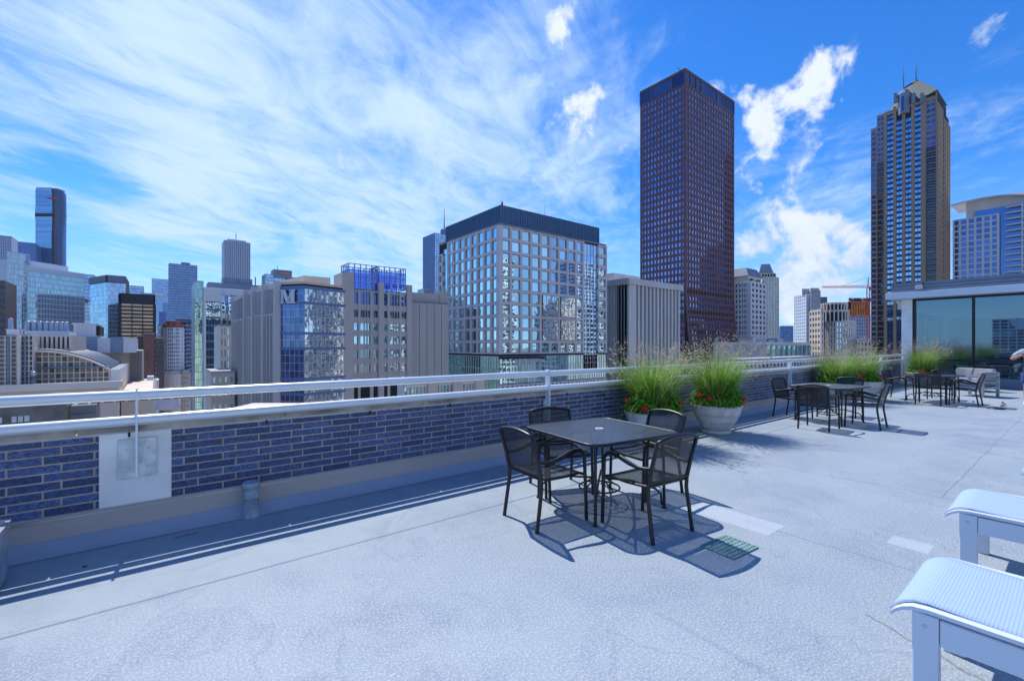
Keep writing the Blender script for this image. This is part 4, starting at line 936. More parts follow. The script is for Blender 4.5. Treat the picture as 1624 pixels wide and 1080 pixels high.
dm = b.mb('dormer', [M['slate'], G['deep']]); a0, a1 = yy(es(1424)), yy(es(1443)); z0, z1 = zS(1433, 182), zS(1433, 153)
dm.prism([(X - 3, a0 - 2.0), (X - 3, a1 + 2.0), (X - .5, a1), (X + 4, a1), (X + 4, a0), (X - .5, a0)], z0, z1 + 1, 0)
dm.box(X - 3.3, X - 3.05, a1 + 2.6, a0 - 2.6, z0 + 1.5, z1 - 1.2, 1); dm.prism([(X - 3.2, a0 - 1.9), (X - 3.2, a1 + 1.9), (X, a1 - .5), (X + 5, a1 - .5), (X + 5, a0 + .5), (X, a0 + .5)], z1 + 1, z1 + 4, 0, inset_top=.6)
for u_ in (1421, 1449.5, 1463): q = yy(es(u_)); b.mb('bracket', M['slate']).box(X - 2.2, X, q - .8, q + .8, zS(u_, 160) - 2, zS(u_, 160) + 4.5)
b.done()
# ---- white balconied tower with flying roof
XW = 440.0; pA, pB, pC = nX(1511, XW), nX(1584.5, XW), nX(1632, XW - 6)
b = Bld('apartment_tower', 'white tower with blue glass, curved balcony bands and a thin overhanging curved white roof', [pA, pB], zat(pB, 339.5), cat='tower', depth=30, roof='white_conc')
b.wallmat(M['white_conc']); b.grid(0, 6, 3.9, 1.1, 1.0, .6, gl=G['deep'], win=True, end=1.0)
dp_ = b.mb('blue_wall', G['deep']); y1, y2 = pB[1], pC[1]; zt2 = zat(pB, 327); dp_.box(XW + 4, XW + 30, y2 - 8, y1 - .2, GZ, zt2)
bb = b.mb('balcony', M['white_conc']); z = zat(pB, 331)
while z > -40:
    n = 10; ya = pB[1] - 2.6
    for k in range(n):
        t0, t1 = k / n, (k + 1) / n; yq0, yq1 = ya - 14 * t0, ya - 14 * t1; e = 3.5 * math.sin(math.pi * min(1, .25 + .75 * t0) / 1.15)
        bb.box(XW + 4 - e, XW + 5, yq1, yq0, z, z + .8)
    z -= 3.9
for k in (.55, .75): bb.box(XW + .3, XW + 1, pB[1] - 2.6 - 14 * k - .4, pB[1] - 2.6 - 14 * k + .4, GZ, zat(pB, 331))
ph = b.mb('penthouse', M['beige_light']); q0, q1 = nX(1532, XW + 6), nX(1640, XW + 6); ph.box(XW + 6, XW + 26, q1[1], q0[1], b.zt + .6, zat(q0, 320)); dp_.box(XW + 5, XW + 6, q1[1], nX(1545, XW)[1], zat(pB, 338), zat(pB, 327))
rr = b.mb('flying_roof', M['white_conc']); n = 16
for k in range(n):
    def RP(t): u = 1508 + 140 * t; q = nX(u, XW + 1); return q, zat(q, 326.5 - 17 * math.sin(min(1, t * 1.35) * math.pi / 2))
    (qa, za), (qb, zb2) = RP(k / n), RP((k + 1) / n)
    rr.hexa([(qa[0], qa[1], za), (qb[0], qb[1], zb2), (qb[0] + 30, qb[1], zb2), (qa[0] + 30, qa[1], za), (qa[0], qa[1], za + .7), (qb[0], qb[1], zb2 + .7), (qb[0] + 30, qb[1], zb2 + .7), (qa[0] + 30, qa[1], za + .7)])
b.done()
# ---- beige arched arts building (near left)
YA = 80.0
def ax(u, Y=YA): return nY(u, Y)[0]
def az(u, v, Y=YA): return zat(nY(u, Y), v)
b = Bld('arts_building', 'beige gridded stone hall with an arched glass roof and shiny round roof vents', [nY(-60, YA), nY(57, YA)], az(30, 532), cat='building', depth=30, roof='roofing')
b.wallmat(M['beige_light']); mbw = b.parts['wall'][0]; f = b.faces[0]
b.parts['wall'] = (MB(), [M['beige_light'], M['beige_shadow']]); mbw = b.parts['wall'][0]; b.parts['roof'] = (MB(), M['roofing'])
def block(u0, u1, v0, v1, Y0, Y1, cols, rows, pw=.35, sh=.35, dp=.18, gl=None, m=None, v1b=None):
    x0, x1 = ax(u0, Y0), ax(u1, Y0); z1, z0 = az(u0, v0, Y0), az(u0, v1, Y0)
    mbw.box(x0, x1, Y0, Y1, z0 if v1b is None else GZ, z1, 1 if cols else 0)
    if cols:
        fc = Face((x0, Y0), (x1, Y0), (x0, Y0 + 50)); b.grid(fc, cols, (z1 - z0) / rows, pw, sh, dp, z0, z1, 0, fc.w, gl, win=True)
    return x0, x1, z0, z1
block(-40, 27, 532, 613, YA - 1, YA + 20, 7, 11, .13, .13, gl=M['beige_pane'], v1b=1)
block(27, 32, 532, 613, YA - 2.5, YA + 10, 0, 1, v1b=1)
block(32, 53, 532, 613, YA - 1.5, YA + 20, 3, 10, .13, .13, gl=M['tan_dark'], v1b=1)
block(53, 112, 531, 556, YA + 3, YA + 20, 8, 1, .22, .5, .4, gl=M['tan_dark'], v1b=1)
# pipes on front
pm = b.mb('downpipe', M['slate'])
for u in (13.5, 39.5): pm.tube([(ax(u, YA - 2), YA - 2, az(u, 618)), (ax(u, YA - 2), YA - 2, az(u, 535))], .12, 8)
# arched gable
x0, x1 = ax(56), ax(173); zb0 = az(57, 611); z_l = az(57, 556.5); z_r = az(173, 585)
def arc(k): return z_l + (z_r - z_l) * (k ** 2.1)
n = 24; gb = b.mb('gable_grid', [M['beige_light'], M['beige_shadow']])
for i in range(n):
    k0, k1 = i / n, (i + 1) / n; xa, xb = x0 + (x1 - x0) * k0, x0 + (x1 - x0) * k1; za, zb2 = arc(k0), arc(k1)
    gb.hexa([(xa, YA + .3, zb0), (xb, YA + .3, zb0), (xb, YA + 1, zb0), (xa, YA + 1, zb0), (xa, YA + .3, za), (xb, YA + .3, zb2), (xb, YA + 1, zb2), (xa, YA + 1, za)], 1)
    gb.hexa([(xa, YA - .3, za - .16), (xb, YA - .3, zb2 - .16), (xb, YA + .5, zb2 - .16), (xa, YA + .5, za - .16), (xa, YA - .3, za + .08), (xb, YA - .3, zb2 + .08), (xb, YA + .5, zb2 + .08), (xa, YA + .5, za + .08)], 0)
nc = 12; rowh = (z_l - zb0) / 6
for i in range(nc + 1): xa = x0 + (x1 - x0) * i / nc; gb.box(xa - .055, xa + .055, YA + .12, YA + .4, zb0, arc(i / nc) - .1)
for j in range(6):
    zz_ = zb0 + j * rowh
    k = 1.0 if zz_ < z_r else ((zz_ - z_l) / (z_r - z_l)) ** (1 / 2.1)
    gb.box(x0, x0 + (x1 - x0) * k, YA + .14, YA + .4, zz_ - .055, zz_ + .055)
    for i in range(nc):
        xa, xb = x0 + (x1 - x0) * i / nc + .075, x0 + (x1 - x0) * (i + 1) / nc - .075
        if zz_ + rowh - .3 < arc((i + 1) / nc): b.win.append((Face((xa, YA + .3), (xb, YA + .3), (xa, YA + 40)), 0, xb - xa, zz_ + .075, zz_ + rowh - .075, M['beige_pane'] if (i * 7 + j * 3) % 4 else M['tan_dark'], None, True, 0))
pm.tube([(x0, YA - .2, zb0 + rowh * 3), (x1, YA - .2, zb0 + rowh * 3)], .12, 6)
# arched roof with ribs, running back along Y
M['darkroof'] = matte('dark_ribbed_roof_glass', (.045, .055, .08), .35, var=.1)
rf = b.mb('arched_roof', [M['darkroof'], M['slate']]); D = 26
for i in range(n):
    k0, k1 = i / n, (i + 1) / n; xa, xb = x0 + (x1 - x0) * k0, x0 + (x1 - x0) * k1; za, zb2 = arc(k0) + .13, arc(k1) + .13
    rf.hexa([(xa, YA + .4, za - .2), (xb, YA + .4, zb2 - .2), (xb, YA + D, zb2 - .2), (xa, YA + D, za - .2), (xa, YA + .4, za), (xb, YA + .4, zb2), (xb, YA + D, zb2), (xa, YA + D, za)], 0)
for j in range(12):
    y = YA + 1 + j * (D - 2) / 11
    for i in range(0, n): k0, k1 = i / n, (i + 1) / n; rf.tube([(x0 + (x1 - x0) * k0, y, arc(k0) + .2), (x0 + (x1 - x0) * k1, y, arc(k1) + .2)], .09, 4, 1, cap=False)
# west side buttresses
sd = b.mb('side_wall', [M['white_conc'], M['void']]); x2 = x1; sd.box(x2 - 1, x2 + .1, YA + .3, YA + D, zb0, z_r - .3, 1)
for j in range(12): y = YA + .3 + j * (D - 1) / 11; sd.box(x2, x2 + 1.0, y, y + .7, zb0, z_r - .1)
lv = b.mb('lower_wing', [M['beige'], M['void']]); lv.box(x2 + 1.1, x2 + 4.5, YA + 2, YA + 27, GZ, zb0 - 1.6)
for j in range(12): y = YA + 2 + j * 2; lv.box(x2 + 4.5, x2 + 4.9, y, y + .4, GZ, zb0 - 1.2)
b.mb('terrace_base', M['beige']).box(ax(-60), x2 + 1.0, YA - 2.8, YA + 30, GZ, zb0 - .02); b.mb('ledge', M['beige_light']).box(ax(-60), x2 + 1.5, YA - 3.1, YA - 2.5, zb0 - .5, zb0 + .35)
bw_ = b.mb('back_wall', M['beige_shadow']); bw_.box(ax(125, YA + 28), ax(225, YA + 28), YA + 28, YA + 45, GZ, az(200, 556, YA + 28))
for i in range(14): xx = ax(206 + i * 1.45, YA + 28); bw_.box(xx - .1, xx + .1, YA + 27.8, YA + 28, GZ, az(200, 556, YA + 28) - .1)
b.done()
def roof_thing(name, label, cat, mb, mats, loc, group=None):
    o = mb.build(name, mats); o.location = loc; return tag(o, label, cat, group)
vt = []
m = MB(); m.lathe([(.33, 0), (.33, .1), (.29, .14), (.29, 1.5), (.25, 1.58), (0, 1.6)], n=20)
cyl = roof_thing('roof_vent', 'shiny round steel vent, one of the row of eight on the beige gridded hall', 'vent', m, M['galv'], (ax(44, YA + 4), YA + 4, az(44, 529, YA + 4)), 'row of roof vents')
for u in (54, 63.5, 73, 82, 90, 98, 105):
    o = cyl.copy(); COL.objects.link(o); o.location = (ax(u, YA + 4), YA + 4, az(44, 529, YA + 4))
o = cyl.copy(); COL.objects.link(o); o.location = (ax(17, YA + 4), YA + 4, az(17, 523, YA + 4)); o['label'] = 'single taller shiny vent standing alone left of the row of eight'; del o['group']; o.scale = (.8, .8, .9)
m = MB(); m.box(0, ax(109, YA + 3) - ax(38, YA + 3), 0, 7, 0, az(44, 524.5, YA + 3) - az(44, 531, YA + 3))
roof_thing('roof_plinth', 'long pale grey plinth under the row of round vents', 'plinth', m, M['white_panel'], (ax(38, YA + 3), YA + 3.2, az(44, 531, YA + 3)))
m = MB(); m.box(0, 1.1, 0, 2, 0, .62); m.box(-.06, 1.16, -.06, 2.06, .62, .70); roof_thing('roof_box', 'small white box under the single tall vent', 'roof box', m, M['white_panel'], (ax(10, YA + 3), YA + 3, az(10, 531, YA + 3)))
m = MB(); YB = YA + 26; W_ = ax(152, YB) - ax(116.5, YB); h_ = az(120, 514.5, YB) - az(120, 534, YB); m.box(0, W_, 0, 8, 0, h_)
for i in range(1, 7): m.box(W_ * i / 7 - .05, W_ * i / 7 + .05, -.08, 0, .1, h_)
m.box(-.2, W_ + .2, -.2, 8.2, h_, h_ + .25)
for i in range(6): m.box(W_ + .1 + 0, W_ + .5, i * 1.4, i * 1.4 + .9, .2, h_ - .2, 1)
roof_thing('roof_penthouse', 'white panelled rooftop plant room behind the arched roof', 'plant room', m, [M['white_panel'], M['void']], (ax(116.5, YB), YB, az(120, 534, YB)))
m = MB(); W_ = ax(216, YB - 1) - ax(112, YB - 1); h_ = az(120, 534, YB - 1) - az(120, 560, YB - 1)
for k, (a0, a1, mm) in enumerate(((0, .39, 0), (.39, .59, 1), (.59, .79, 0), (.79, 1, 1))): m.box(W_ * a0 + .02, W_ * a1, -.1 * (k % 2), 10, 0, h_ - (k % 2) * .2, mm)
roof_thing('roof_screen', 'long blue grey and white metal screen wall behind the arched roof', 'screen', m, [M['screen_blue'], M['white_panel']], (ax(112, YB - 1), YB - 1, az(120, 560, YB - 1)))
m = MB(); m.lathe([(.2, 0), (.2, 1.2), (.26, 1.2), (.26, 1.75), (0, 1.8)], n=16); roof_thing('exhaust_pipe', 'stubby steel exhaust with a wide cap, in front of the arched gable', 'exhaust', m, M['galv'], (ax(53, YA - 2.2), YA - 2.2, zb0))
# low roofs seen between the rails
Yr = 45.0; m = MB(); x0, x1 = nY(-60, Yr)[0], nY(107, Yr)[0]; zr_ = zat(nY(60, Yr), 648); 
b = Bld('brick_building', 'low grey brown brick building with green windows seen between the rails at left', [(x0, Yr), (x1, Yr)], zr_, cat='building', depth=2.6, roof='roofing')
b.wallmat(M['brickgrey']); f = b.faces[0]; f.box(b.parts['wall'][0], 0, f.w, 0, .3, GZ, zr_ + .3)
for u in (-12, -2, 21, 31, 41): b.win.append((f, nY(u, Yr)[0] - x0, nY(u + 7.5, Yr)[0] - x0, zat(nY(30, Yr), 668), zat(nY(30, Yr), 659), G['green'], M['white_conc'], True, .3))
for i in range(7): b.mb(('roof_vent', 'roof_vent_' + 'x' * i)[0] if i == 3 else 'wall').box(x0 + 4 + i * 3.6, x0 + 4.8 + i * 3.6, Yr + 1.2, Yr + 1.8, zr_ + .6, zr_ + .9) if i != 3 else None
b.done()
m = MB(); x0, x1 = nY(112, Yr)[0], nY(153, Yr)[0]; b = Bld('ruined_parapet_building', 'small grey building with ragged dark roof edge, between the rails', [(x0, Yr), (x1, Yr)], zat(nY(130, Yr), 656), cat='building', depth=3, roof='tarroof')
b.wallmat(M['brickgrey']); b.faces[0].box(b.parts['wall'][0], 0, b.faces[0].w, 0, .3, GZ, b.zt)
for i in range(12): b.mb('rooftop_junk', M['dark_brown']).box(x0 + .3 + i * .7, x0 + .8 + i * .7, Yr + 1, Yr + 2, b.zt + .6, b.zt + .7 + (i * 29 % 7) * .12)
b.done()
b = Bld('low_building', 'flat pinkish white roof seen between the rails near the railing post', [at(165, 38), at(276, 38)], zat(at(200, 60), 642), cat='building', depth=22, zb=GZ, roof='pinkroof', rz=.25); b.wallmat(M['concrete']); b.faces[0].box(b.parts['wall'][0], 0, b.faces[0].w, 0, .2, GZ, b.zt - .1)
b.parts['roof'][0].lathe([(1.2, b.zt), (1.2, b.zt + 1.3), (.9, b.zt + 1.6), (0, b.zt + 1.7)], at(266, 56)[0], at(266, 56)[1], 20); b.done()
P = at(640, 75); b = Bld('low_building', 'low white building with rows of framed windows seen under the rails at centre', [P, nY(766, P[1])], zat(P, 608), cat='building', depth=2.5, roof='roofing')
b.wallmat(M['beige_light']); b.grid(0, 24, 3.0, .22, .8, .3, GZ, b.zt - .3, gl=G['clear'], win=True)
for u in (684, 723, 758): q = nY(u, P[1])[0]; b.mb('pier', M['beige']).box(q - .9, q + .9, P[1] - .7, P[1] + 1, GZ, b.zt + .9)
b.done()
P = at(1180, 150); b = Bld('low_building', 'long pale grey flat building low under the rails, below the glazed bays', [P, nY(1330, P[1] )], zat(P, 572), cat='building', depth=6, roof='roofing'); b.wallmat(M['concrete']); b.grid(0, 30, 3.6, 1.2, 1.8, .4, gl=G['dark']); b.done()
# ---- reflected neighbours (behind the camera)
M['bright_wall'] = matte('white_painted_facade', (.88, .86, .82), .8, var=.05)
def neigh(x, y, w, d, h, i, wall):
    wall = M['bright_wall']
    b = Bld('neighbour_tower', NL[i], [(x, y - d), (x, y), (x + w, y)], h, cat='tower', roof='roofing', core=wall)
    b.wallmat(wall)
    for fi, ww in ((0, d), (1, w)): b.grid(fi, int(ww / 4.6), 4.2, 1.15, 1.25, .4, gl=G['dark'])
    b.done()
NL = ['pale stone tower standing behind the terrace, seen only as a reflection', 'white concrete tower across the street north of the terrace', 'cream tower north west of the terrace, mirrored in the office windows', 'broad limestone block north of the terrace', 'tall white tower far north west of the terrace', 'pale slab tower north east of the terrace', 'white gridded block directly north, mirrored in the curved block corner']
neigh(60, -70, 40, 30, 60, 0, M['beige_light']); neigh(130, -60, 45, 30, 45, 1, M['white_conc']); neigh(200, -80, 45, 35, 75, 2, M['beige_light']); neigh(270, -50, 60, 30, 38, 3, M['beige_light']); neigh(350, -110, 50, 30, 90, 4, M['white_conc']); neigh(-30, -90, 40, 25, 40, 5, M['white_conc']); neigh(16, -62, 40, 25, 46, 6, M['white_conc'])
b = Bld('neighbour_tower', 'white gridded tower east of the terrace, mirrored in the pavilion glass', [(-700, -40), (-700, 72)], 30, cat='tower', poly=[(-700, -40), (-700, 72), (-730, 72), (-730, -40)], roof='roofing')
b.wallmat(M['white_conc']); b.grid(0, 18, 3.6, 1.2, 1.2, .4, gl=G['blue']); b.done()
# ---- ground, street, trees, cars
g = MB(); g.box(-9000, 9000, -9000, 9000, GZ - 6, GZ); tag(g.build('ground', M['ground']), kind='structure')
g = MB(); g.box(14, 58, 60, 2600, GZ - 5, GZ + .1); tag(g.build('street', M['street']), kind='structure')
g = MB(); g.box(58.2, 66, 60, 2600, GZ - 5, GZ + .25); g.box(6, 13.8, 60, 2600, GZ - 5, GZ + .25); tag(g.build('pavement', M['street']), kind='structure')
carm = [matte('car_paint_%d' % i, c, .35) for i, c in enumerate(((.6, .6, .62), (.05, .05, .06), (.35, .05, .04), (.1, .14, .3)))]
def car(x, y, lab, i):
    r = empty('parked_car' if i % 3 == 0 else 'car', (x, y, GZ + .1), 0, lab, 'car', 'cars on the street far below')
    m = MB(); m.box(-.95, .95, -2.3, 2.3, .35, .95); m.hexa([(-.9, -1.6, .95), (.9, -1.6, .95), (.9, 1.2, .95), (-.9, 1.2, .95), (-.75, -1.1, 1.5), (.75, -1.1, 1.5), (.75, .6, 1.5), (-.75, .6, 1.5)])
    m.build('body', carm[i % 4], r); m = MB()
    for sx in (-.95, .95):
        for sy in (-1.4, 1.4): m.tube([(sx - .1, sy, .35), (sx + .1, sy, .35)], .35, 10)
    m.build('wheels', M['black_metal'], r)
for i in range(16):
    car(18 + (i * 7.3) % 34, 520 + i * 34 + (i * 13) % 17, 'tiny %s car on the pale street far below' % ('silver', 'black', 'dark red', 'navy blue')[i % 4], i)
def tree(x, y, z, h, lab, rs):
    rnd = random.Random(rs)
    r = empty('street_tree', (x, y, z), 0, lab, 'tree', 'trees beside the distant street')
    m = MB(); m.tube([(0, 0, 0), (.1, 0, h * .5)], [.3, .12], 6)
    for k in range(5): a = k * 1.26; m.tube([(.1, 0, h * .3), (math.cos(a) * h * .25, math.sin(a) * h * .25, h * .7)], [.12, .04], 5)
    m.build('trunk', M['bark'], r); m = MB()
    cl = [(rnd.gauss(0, h * .2), rnd.gauss(0, h * .2), h * rnd.uniform(.45, .9), h * rnd.uniform(.12, .22)) for _ in range(12)]
    for (a, b_, c, q) in cl:
        for _ in range(70):
            v = Vector((rnd.gauss(0, 1), rnd.gauss(0, 1), rnd.gauss(0, 1))).normalized() * q * rnd.uniform(.6, 1); p = Vector((a, b_, c)) + v
            d1 = Vector((rnd.uniform(-1, 1), rnd.uniform(-1, 1), rnd.uniform(-1, 1))) * .4; d2 = Vector((rnd.uniform(-1, 1), rnd.uniform(-1, 1), rnd.uniform(-1, 1))) * .4
            m.add([p - d1, p + d2, p + d1, p - d2], [(0, 1, 2, 3)])
    m.build('crown', M['leaf_far'], r)
for i in range(7):
    q = at(263 + i * 3.4, 640 + (i * 53) % 160); tree(q[0], q[1], GZ, 15 + i % 3 * 2, ('leafy green street tree below the round white tower', ) [0], i)
SKY_SAT, SKY_VAL, SKY_TINT = 1.3, 1.45, (.58, .84, 1.12)
# ================================================================== THE TERRACE
W = 4.95
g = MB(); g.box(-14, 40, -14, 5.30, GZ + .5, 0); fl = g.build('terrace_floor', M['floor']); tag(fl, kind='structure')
# ---- parapet
par = empty('parapet_wall', (0, 5.1, 0), 0, 'long low parapet of blue rough faced brick with concrete coping along the terrace edge', 'wall')
def pb(mb, name, mat): o = mb.build(name, mat, par); o.location = (0, -5.1, 0); return o
m = MB(); m.box(-14, 24.3, W, 5.30, .004, .842); pb(m, 'brick_face', M['bluebrick'])
m = MB(); m.box(-14, 24.3, W - .006, 5.31, .842, .864); pb(m, 'mortar_bed', M['mortar'])
m = MB(); x = -14.0
while x < 24.2: m.box(x + .006, min(x + 1.494, 24.3), W - .016, 5.34, .864, .915); x += 1.5
pb(m, 'coping', M['coping']); bevel(bpy.data.objects[[o.name for o in par.children if o.name.startswith('coping')][0]] if par.children else list(bpy.data.objects)[-1], .006)
m = MB(); m.box(-14, 24.3, W - .018, W - .001, .085, .258); m.box(-14, 24.3, W - .026, W - .001, .250, .262); pb(m, 'flashing', M['flash'])
m = MB(); n = 6
for i in range(n):
    a0, a1 = i / n, (i + 1) / n; y0, y1 = 4.76 + .19 * a0, 4.76 + .19 * a1; z0, z1 = .004 + .092 * a0 ** 1.8, .004 + .092 * a1 ** 1.8
    m.add([(-14, y0, z0), (24.3, y0, z0), (24.3, y1, z1), (-14, y1, z1)], [(0, 1, 2, 3)], 0, True)
pb(m, 'cant_strip', M['coatstrip'])
m = MB(); m.box(-.363, .098, W - .010, W - .001, .262, .85); m.box(-.366, -.356, W - .014, W, .262, .852); m.box(.091, .101, W - .014, W, .262, .852); pb(m, 'stucco_panel', M['stucco'])
m = MB()
for i in range(26):
    x = -1.2 + i * 1.02; m.box(x - .008, x + .008, W - .014, W, .815, .85); m.tube([(x, W - .012, .845), (x, W - .001, .845)], .011, 6)
pb(m, 'masonry_clip', M['darkiron'])
m = MB(); m.box(-14, 24.3, W - .030, W - .026, .228, .246); pb(m, 'termination_bar', M['galv'])
m = MB(); m.tube([(0, -.004, 0), (0, .002, 0)], .007, 8); sc0 = None
for i in range(46):
    if sc0 is None: sc0 = m.build('screw', M['galv'], par); q = sc0
    else: q = sc0.copy(); COL.objects.link(q)
    q.location = (-1.6 + i * .305, W - .030 - 5.1, .237)
# ---- guard rail
rl = empty('guard_rail', (0, 4.9, 0), 0, 'two tube pale metal guard rail running above the brick parapet', 'railing')
def rb(mb, name, mat, par_=rl): o = mb.build(name, mat, par_); return o
for nm, z in (('top_tube', 1.165), ('bottom_tube', .955)):
    m = MB(); xs = [-14, -4.4, -.13, 4.48, 8.74, 13.0, 17.1, 21.2, 24.3]
    for i in range(len(xs) - 1): m.tube([(xs[i] + .008, 0, z), (xs[i + 1] - .008, 0, z)], .042, 20)
    rb(m, nm, M['rail'])
for x in xs[1:-1]:
    m = MB(); m.box(x - .008, x + .008, -.052, .045, .48 if x != -.13 else .49, 1.222); m.box(x + .008, x + .05, .028, .046, .48, 1.16) if x > 1 else None
    o = rb(m, 'post', M['rail']); bevel(o, .003)
    wd = .125 if x == -.13 else .06
    m = MB(); m.box(x - .01 - wd + .015, x - .01 + wd + .015, .022, .036, .478, .80); pl = m.build('base_plate', M['plate'], o); bevel(pl, .002)
    m = MB()
    for sx in (-1, 1):
        for zz in (.56, .71): m.tube([(x + .005 + sx * wd * .56, .022, zz), (x + .005 + sx * wd * .56, .010, zz)], .012, 8)
    m.build('bolt', M['galv'], o)
# ---- vent pipe, metal bin, roof drain
m = MB(); m.lathe([(.075, 0), (.062, .02), (.058, .17), (.066, .172), (.066, .185), (.058, .187), (.058, .27), (.072, .272), (.072, .315), (.05, .318), (.05, .25), (0, .25)], n=28)
vp = m.build('vent_pipe', M['pipe']); vp.location = (.69, 4.80, 0); tag(vp, 'short grey painted vent pipe with a collar, at the foot of the brick parapet', 'vent pipe')
r = empty('metal_bin', (-1.05, 4.36, 0), 0, 'square brushed metal bin cut by the left edge, beside the parapet', 'bin')
m = MB(); m.box(-.26, .26, -.16, .16, .012, .375); o = m.build('body', M['plate'], r); bevel(o, .02, 3)
m = MB(); 
for a in (-1, 1): m.box(-.275, .275, a * .165 - .012, a * .165 + .012, .36, .405); m.box(a * .265 - .012, a * .265 + .012, -.153, .153, .362, .404)
m.build('rim', M['galv'], r)
r = empty('floor_drain', (3.525, 1.76, 0), R(-4), 'rectangular verdigris green metal grate with rows of round holes, set in the floor', 'drain')
m = MB(); m.box(-.175, .175, -.135, .135, .002, .006); m.build('pit', M['void'], r)
m = MB(); nx, ny = 10, 7; px, py = .34 / nx, .262 / ny
for i in range(nx):
    for j in range(ny):
        cx, cy = -.17 + px * (i + .5), -.131 + py * (j + .5); rr = .0098; k = 8; vs = []
        sq = [(px / 2, 0), (px / 2, py / 2), (0, py / 2), (-px / 2, py / 2), (-px / 2, 0), (-px / 2, -py / 2), (0, -py / 2), (px / 2, -py / 2)]
        for q in range(8): vs.append((cx + sq[q][0], cy + sq[q][1], .011))
        for q in range(8): vs.append((cx + rr * math.cos(q * math.pi / 4), cy + rr * math.sin(q * math.pi / 4), .011))
        for q in range(8): vs.append((cx + rr * math.cos(q * math.pi / 4), cy + rr * math.sin(q * math.pi / 4), .006))
        m.add(vs, [(q, (q + 1) % 8, 8 + (q + 1) % 8, 8 + q) for q in range(8)] + [(8 + q, 8 + (q + 1) % 8, 16 + (q + 1) % 8, 16 + q) for q in range(8)])
m.box(-.176, -.170, -.137, .137, 0, .012); m.box(.170, .176, -.137, .137, 0, .012); m.box(-.17, .17, -.137, -.131, 0, .0118); m.box(-.17, .17, .131, .137, 0, .0118)
m.build('grate', M['drain'], r)
m = MB(); rnt = random.Random(2); ps = [(0, 0, .004)]
for i in range(9): ps.append((ps[-1][0] + .017, ps[-1][1] + rnt.uniform(-.006, .006), .005 + rnt.random() * .004))
m.tube(ps, .0022, 5); m.tube([ps[4], (ps[4][0] + .02, ps[4][1] + .018, .008)], .0015, 4)
o = m.build('twig', M['bark']); o.location = (.12, 4.62, .002); tag(o, 'thin dry twig lying in the shade at the foot of the parapet', 'twig')
m = MB(); m.add([(0, 0, .002), (.02, .008, .010), (.034, .0, .006), (.02, -.010, .004), (.012, .002, .014)], [(0, 3, 4), (3, 2, 4), (2, 1, 4), (1, 0, 4)])
o = m.build('dead_leaf', M['bark']); o.location = (-.42, 4.42, .002); tag(o, 'small curled dead leaf on the shaded floor near the metal bin', 'leaf')
# ---- mesh chair
def make_chair(lab):
    r = empty('patio_chair', (0, 0, 0), 0, lab, 'chair')
    ir = M['darkiron']; T = .016
    def arcx(y0, z0, y1, z1, n=8, crown=.045, x=.245):
        return [(-x + 2 * x * i / n, y0 + (y1 - y0), z0 + crown * math.sin(math.pi * i / n)) for i in range(n + 1)]
    for s in (-1, 1):
        m = MB(); m.tube([(s * .25, -.29, 0), (s * .248, -.262, .18), (s * .243, -.235, .36), (s * .243, -.24, .45)], T * 1.05, 8); m.lathe([(.017, 0), (.017, .012), (0, .012)], s * .25, -.29, 10); m.build('leg', ir, r)
        m = MB(); m.tube([(s * .262, .262, 0), (s * .262, .25, .3), (s * .262, .238, .56)], T, 8); m.lathe([(.017, 0), (.017, .012), (0, .012)], s * .262, .262, 10); m.build('leg', ir, r)
        m = MB(); pts = [(s * .262, .238, .56), (s * .262, .228, .605), (s * .264, .195, .632), (s * .268, .13, .640), (s * .27, .04, .628), (s * .268, -.06, .598), (s * .262, -.15, .578), (s * .252, -.22, .582), (s * .245, -.272, .59)]
        m.tube(pts, [T, T, T * 1.1, T * 1.4, T * 1.5, T * 1.4, T * 1.1, T, T], 8, flat=.75); m.build('armrest', ir, r)
    m = MB(); back = [(-.243, -.24, .45), (-.245, -.275, .60), (-.248, -.335, .812)]
    top = [(-.248 + .496 * i / 10, -.335 - .012 * math.sin(math.pi * i / 10), .812 + .032 * math.sin(math.pi * i / 10)) for i in range(1, 10)]
    m.tube(back + top + [(-q[0], q[1], q[2]) for q in reversed(back)], T * 1.1, 8); m.tube([(-.243, -.243, .465), (.243, -.243, .465)], T * .8, 8); m.build('back_frame', ir, r)
    def panel(rows, nx=8):
        m = MB(); vs = []
        for (y, z, x, cr) in rows:
            for i in range(nx + 1): k = i / nx; vs.append((-x + 2 * x * k, y - .02 * math.sin(math.pi * k) * (1 if cr is not None and z > .46 else 0), z + (cr or 0) * math.sin(math.pi * k)))
        fs = [(a * (nx + 1) + i, a * (nx + 1) + i + 1, (a + 1) * (nx + 1) + i + 1, (a + 1) * (nx + 1) + i) for a in range(len(rows) - 1) for i in range(nx)]
        m.add(vs, fs, 0, True); return m
    o = panel([(-.243, .468, .238, 0), (-.272, .60, .240, .003), (-.305, .71, .242, .02), (-.333, .808, .244, .030)]).build('backrest', M['mesh'], r)
    o = panel([(-.235, .44, .225, -.012), (-.08, .425, .238, -.014), (.1, .425, .24, -.012), (.2, .43, .24, -.006), (.238, .42, .24, 0), (.248, .395, .238, 0)]).build('seat', M['mesh'], r)
    m = MB(); m.tube([(-.238, -.238, .438), (-.243, 0, .425), (-.243, .2, .43), (-.243, .24, .418), (-.2, .246, .41), (.2, .246, .41), (.243, .24, .418), (.243, .2, .43), (.243, 0, .425), (.238, -.238, .438), (-.238, -.238, .438)], T * .75, 7)
    for s in (-1, 1): m.tube([(s * .24, .2, .425), (s * .262, .245, .42)], T * .7, 6)
    m.build('seat_frame', ir, r)
    return r
